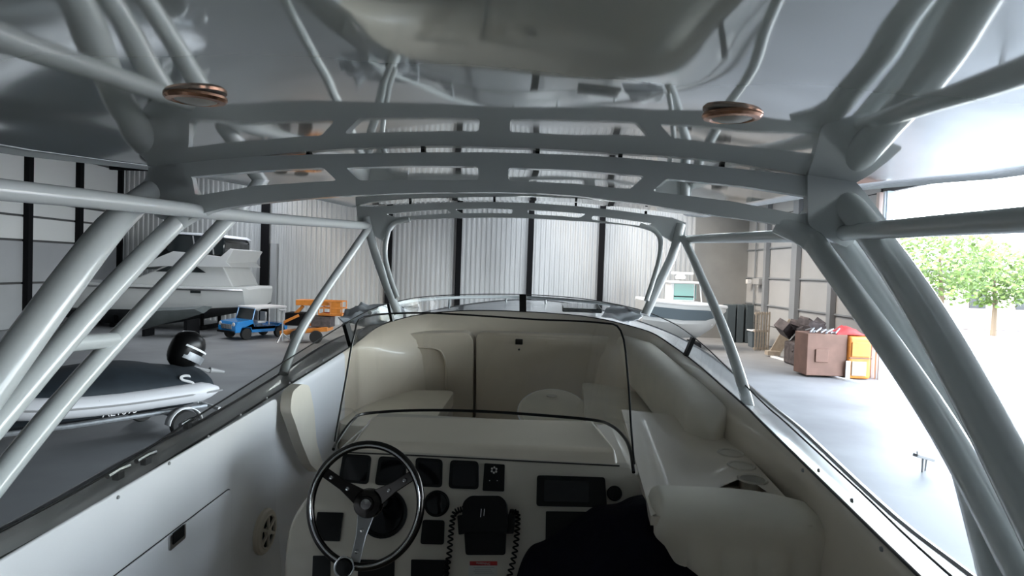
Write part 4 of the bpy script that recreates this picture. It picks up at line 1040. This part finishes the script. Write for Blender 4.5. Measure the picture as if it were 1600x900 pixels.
# white strip on the floor in front of the clutter
sp = [W(1205, 559, 30), W(1240, 569, 28), W(1290, 586, 25.6), W(1330, 597, 24.2), W(1370, 603, 23.4)]
def flo(px, py): d = CR @ V((px - 800, 450 - py, -FPX)); return CP + d * (-CAM_H / d.z)
sp = crom([flo(*q) for q in ((1203, 557), (1230, 565), (1265, 579), (1310, 592), (1350, 599), (1385, 602))], 5)
single(MB().grid([[p + V((-.09, -.09, .0)), p + V((-.07, -.07, .07)), p + V((.07, .07, .07)), p + V((.09, .09, 0))] for p in sp]), 'floor_strip', 'stripe', 'thin white raised strip on the floor in front of the orange cabinet', 'kerb', sp[12], boat=False)
# wall lamps
for px, lab in ((1171, 'small white wall lamp left of the wall box'), (1189, 'pale junction box with cable on the right wall')):
    q = W(px, 440, 37.8 if px < 1180 else 36.4)
    q.x = min(q.x, 13.95)
    single(MB().box(q, (.25, .3, .26) if px < 1180 else (.25, .9, .34)).tube([q, V((14.1, q.y, q.z))], .04, 6), 'wall_lamp' if px < 1180 else 'junction_box', 'white' if px < 1180 else 'panel', lab, 'lamp' if px < 1180 else 'box', q, boat=False, bevel=.02)
# low stand on the floor at the right
q = flo(1441, 738)
t_ = thing('work_stand', 'low grey adjustable stand on the bright floor at far right', 'stand', (q.x, q.y, 0), False, R(10))
build(MB().tube([(0, 0, 0), (0, 0, .28)], .02, 8).tube([(.16, .1, 0), (.14, .06, .25)], .016, 8), 'leg', 'grey', t_)
build(MB().box((.04, .02, .29), (.42, .12, .06), Matrix.Rotation(.25, 3, 'Y')), 'head', 'grey', t_, bevel=.01)
build(MB().tube([(-.12, 0, .3), (-.14, 0, .42)], .012, 6), 'handle', 'grey', t_)
# ---- outside the door
m = MB()
hs_ = thing('roadside_building', 'pale pinkish building across the yard beyond the side door', 'building', (44, 58, 0), False)
build(MB().box((0, 0, 2.4), (22, 6, 4.8)), 'wall', 'wallp', hs_)
for k in range(5): build(MB().box((-8 + k * 4, -3.05, 2.6), (1.4, .1, 1.6)), 'window', 'dglass', hs_)
build(MB().box((0, 0, 4.9), (22.6, 6.6, .25)), 'roof', 'ash', hs_)
def tree(x, y, h, r, label):
    t = thing('broadleaf_tree', label, 'tree', (x, y, -.06), False, group=None)
    build(MB().tube([(0, 0, 0), (.1, .1, h * .35), (-.1, .2, h * .7)], [.22, .17, .08], 8), 'trunk', 'bark', t)
    vs, fs = [], []
    for k in range(2600):
        while True:
            p = V((random.uniform(-1, 1), random.uniform(-1, 1), random.uniform(-1, 1)))
            if .35 < p.length < 1 + .25 * noise.noise(p * 2.5): break
        p = V((p.x * r, p.y * r, h * .66 + p.z * h * .36))
        a_ = V((random.gauss(0, 1), random.gauss(0, 1), random.gauss(0, 1))).normalized() * .20; b2 = a_.orthogonal().normalized() * .13
        o_ = len(vs); vs += [p - a_, p + b2, p + a_, p - b2]; fs.append((o_, o_ + 1, o_ + 2, o_ + 3))
    l = MB(); l.add(vs, fs); lo = build(l, 'foliage', 'leaf', t, smooth=0); lo['kind'] = 'stuff'
random.seed(11)
tree(29.5, 44, 8.2, 3.4, 'leafy green tree in the yard seen through the side door')
tree(37, 49, 7.0, 3.0, 'smaller green tree standing further right in the yard')
yb_ = thing('yard_post', 'short orange post in the sunlit yard outside the door', 'post', (W(1437, 580, 27).x, 27, -.06), False)
build(MB().lathe([(.16, 0), (.16, .9), (.12, 1.0), (.0005, 1.02)], (0, 0, 0), None, 14), 'body', 'orange', yb_)
build(MB().lathe([(.3, 0), (.3, .05), (.17, .07)], (0, 0, 0), None, 14), 'base', 'ibeam', yb_)
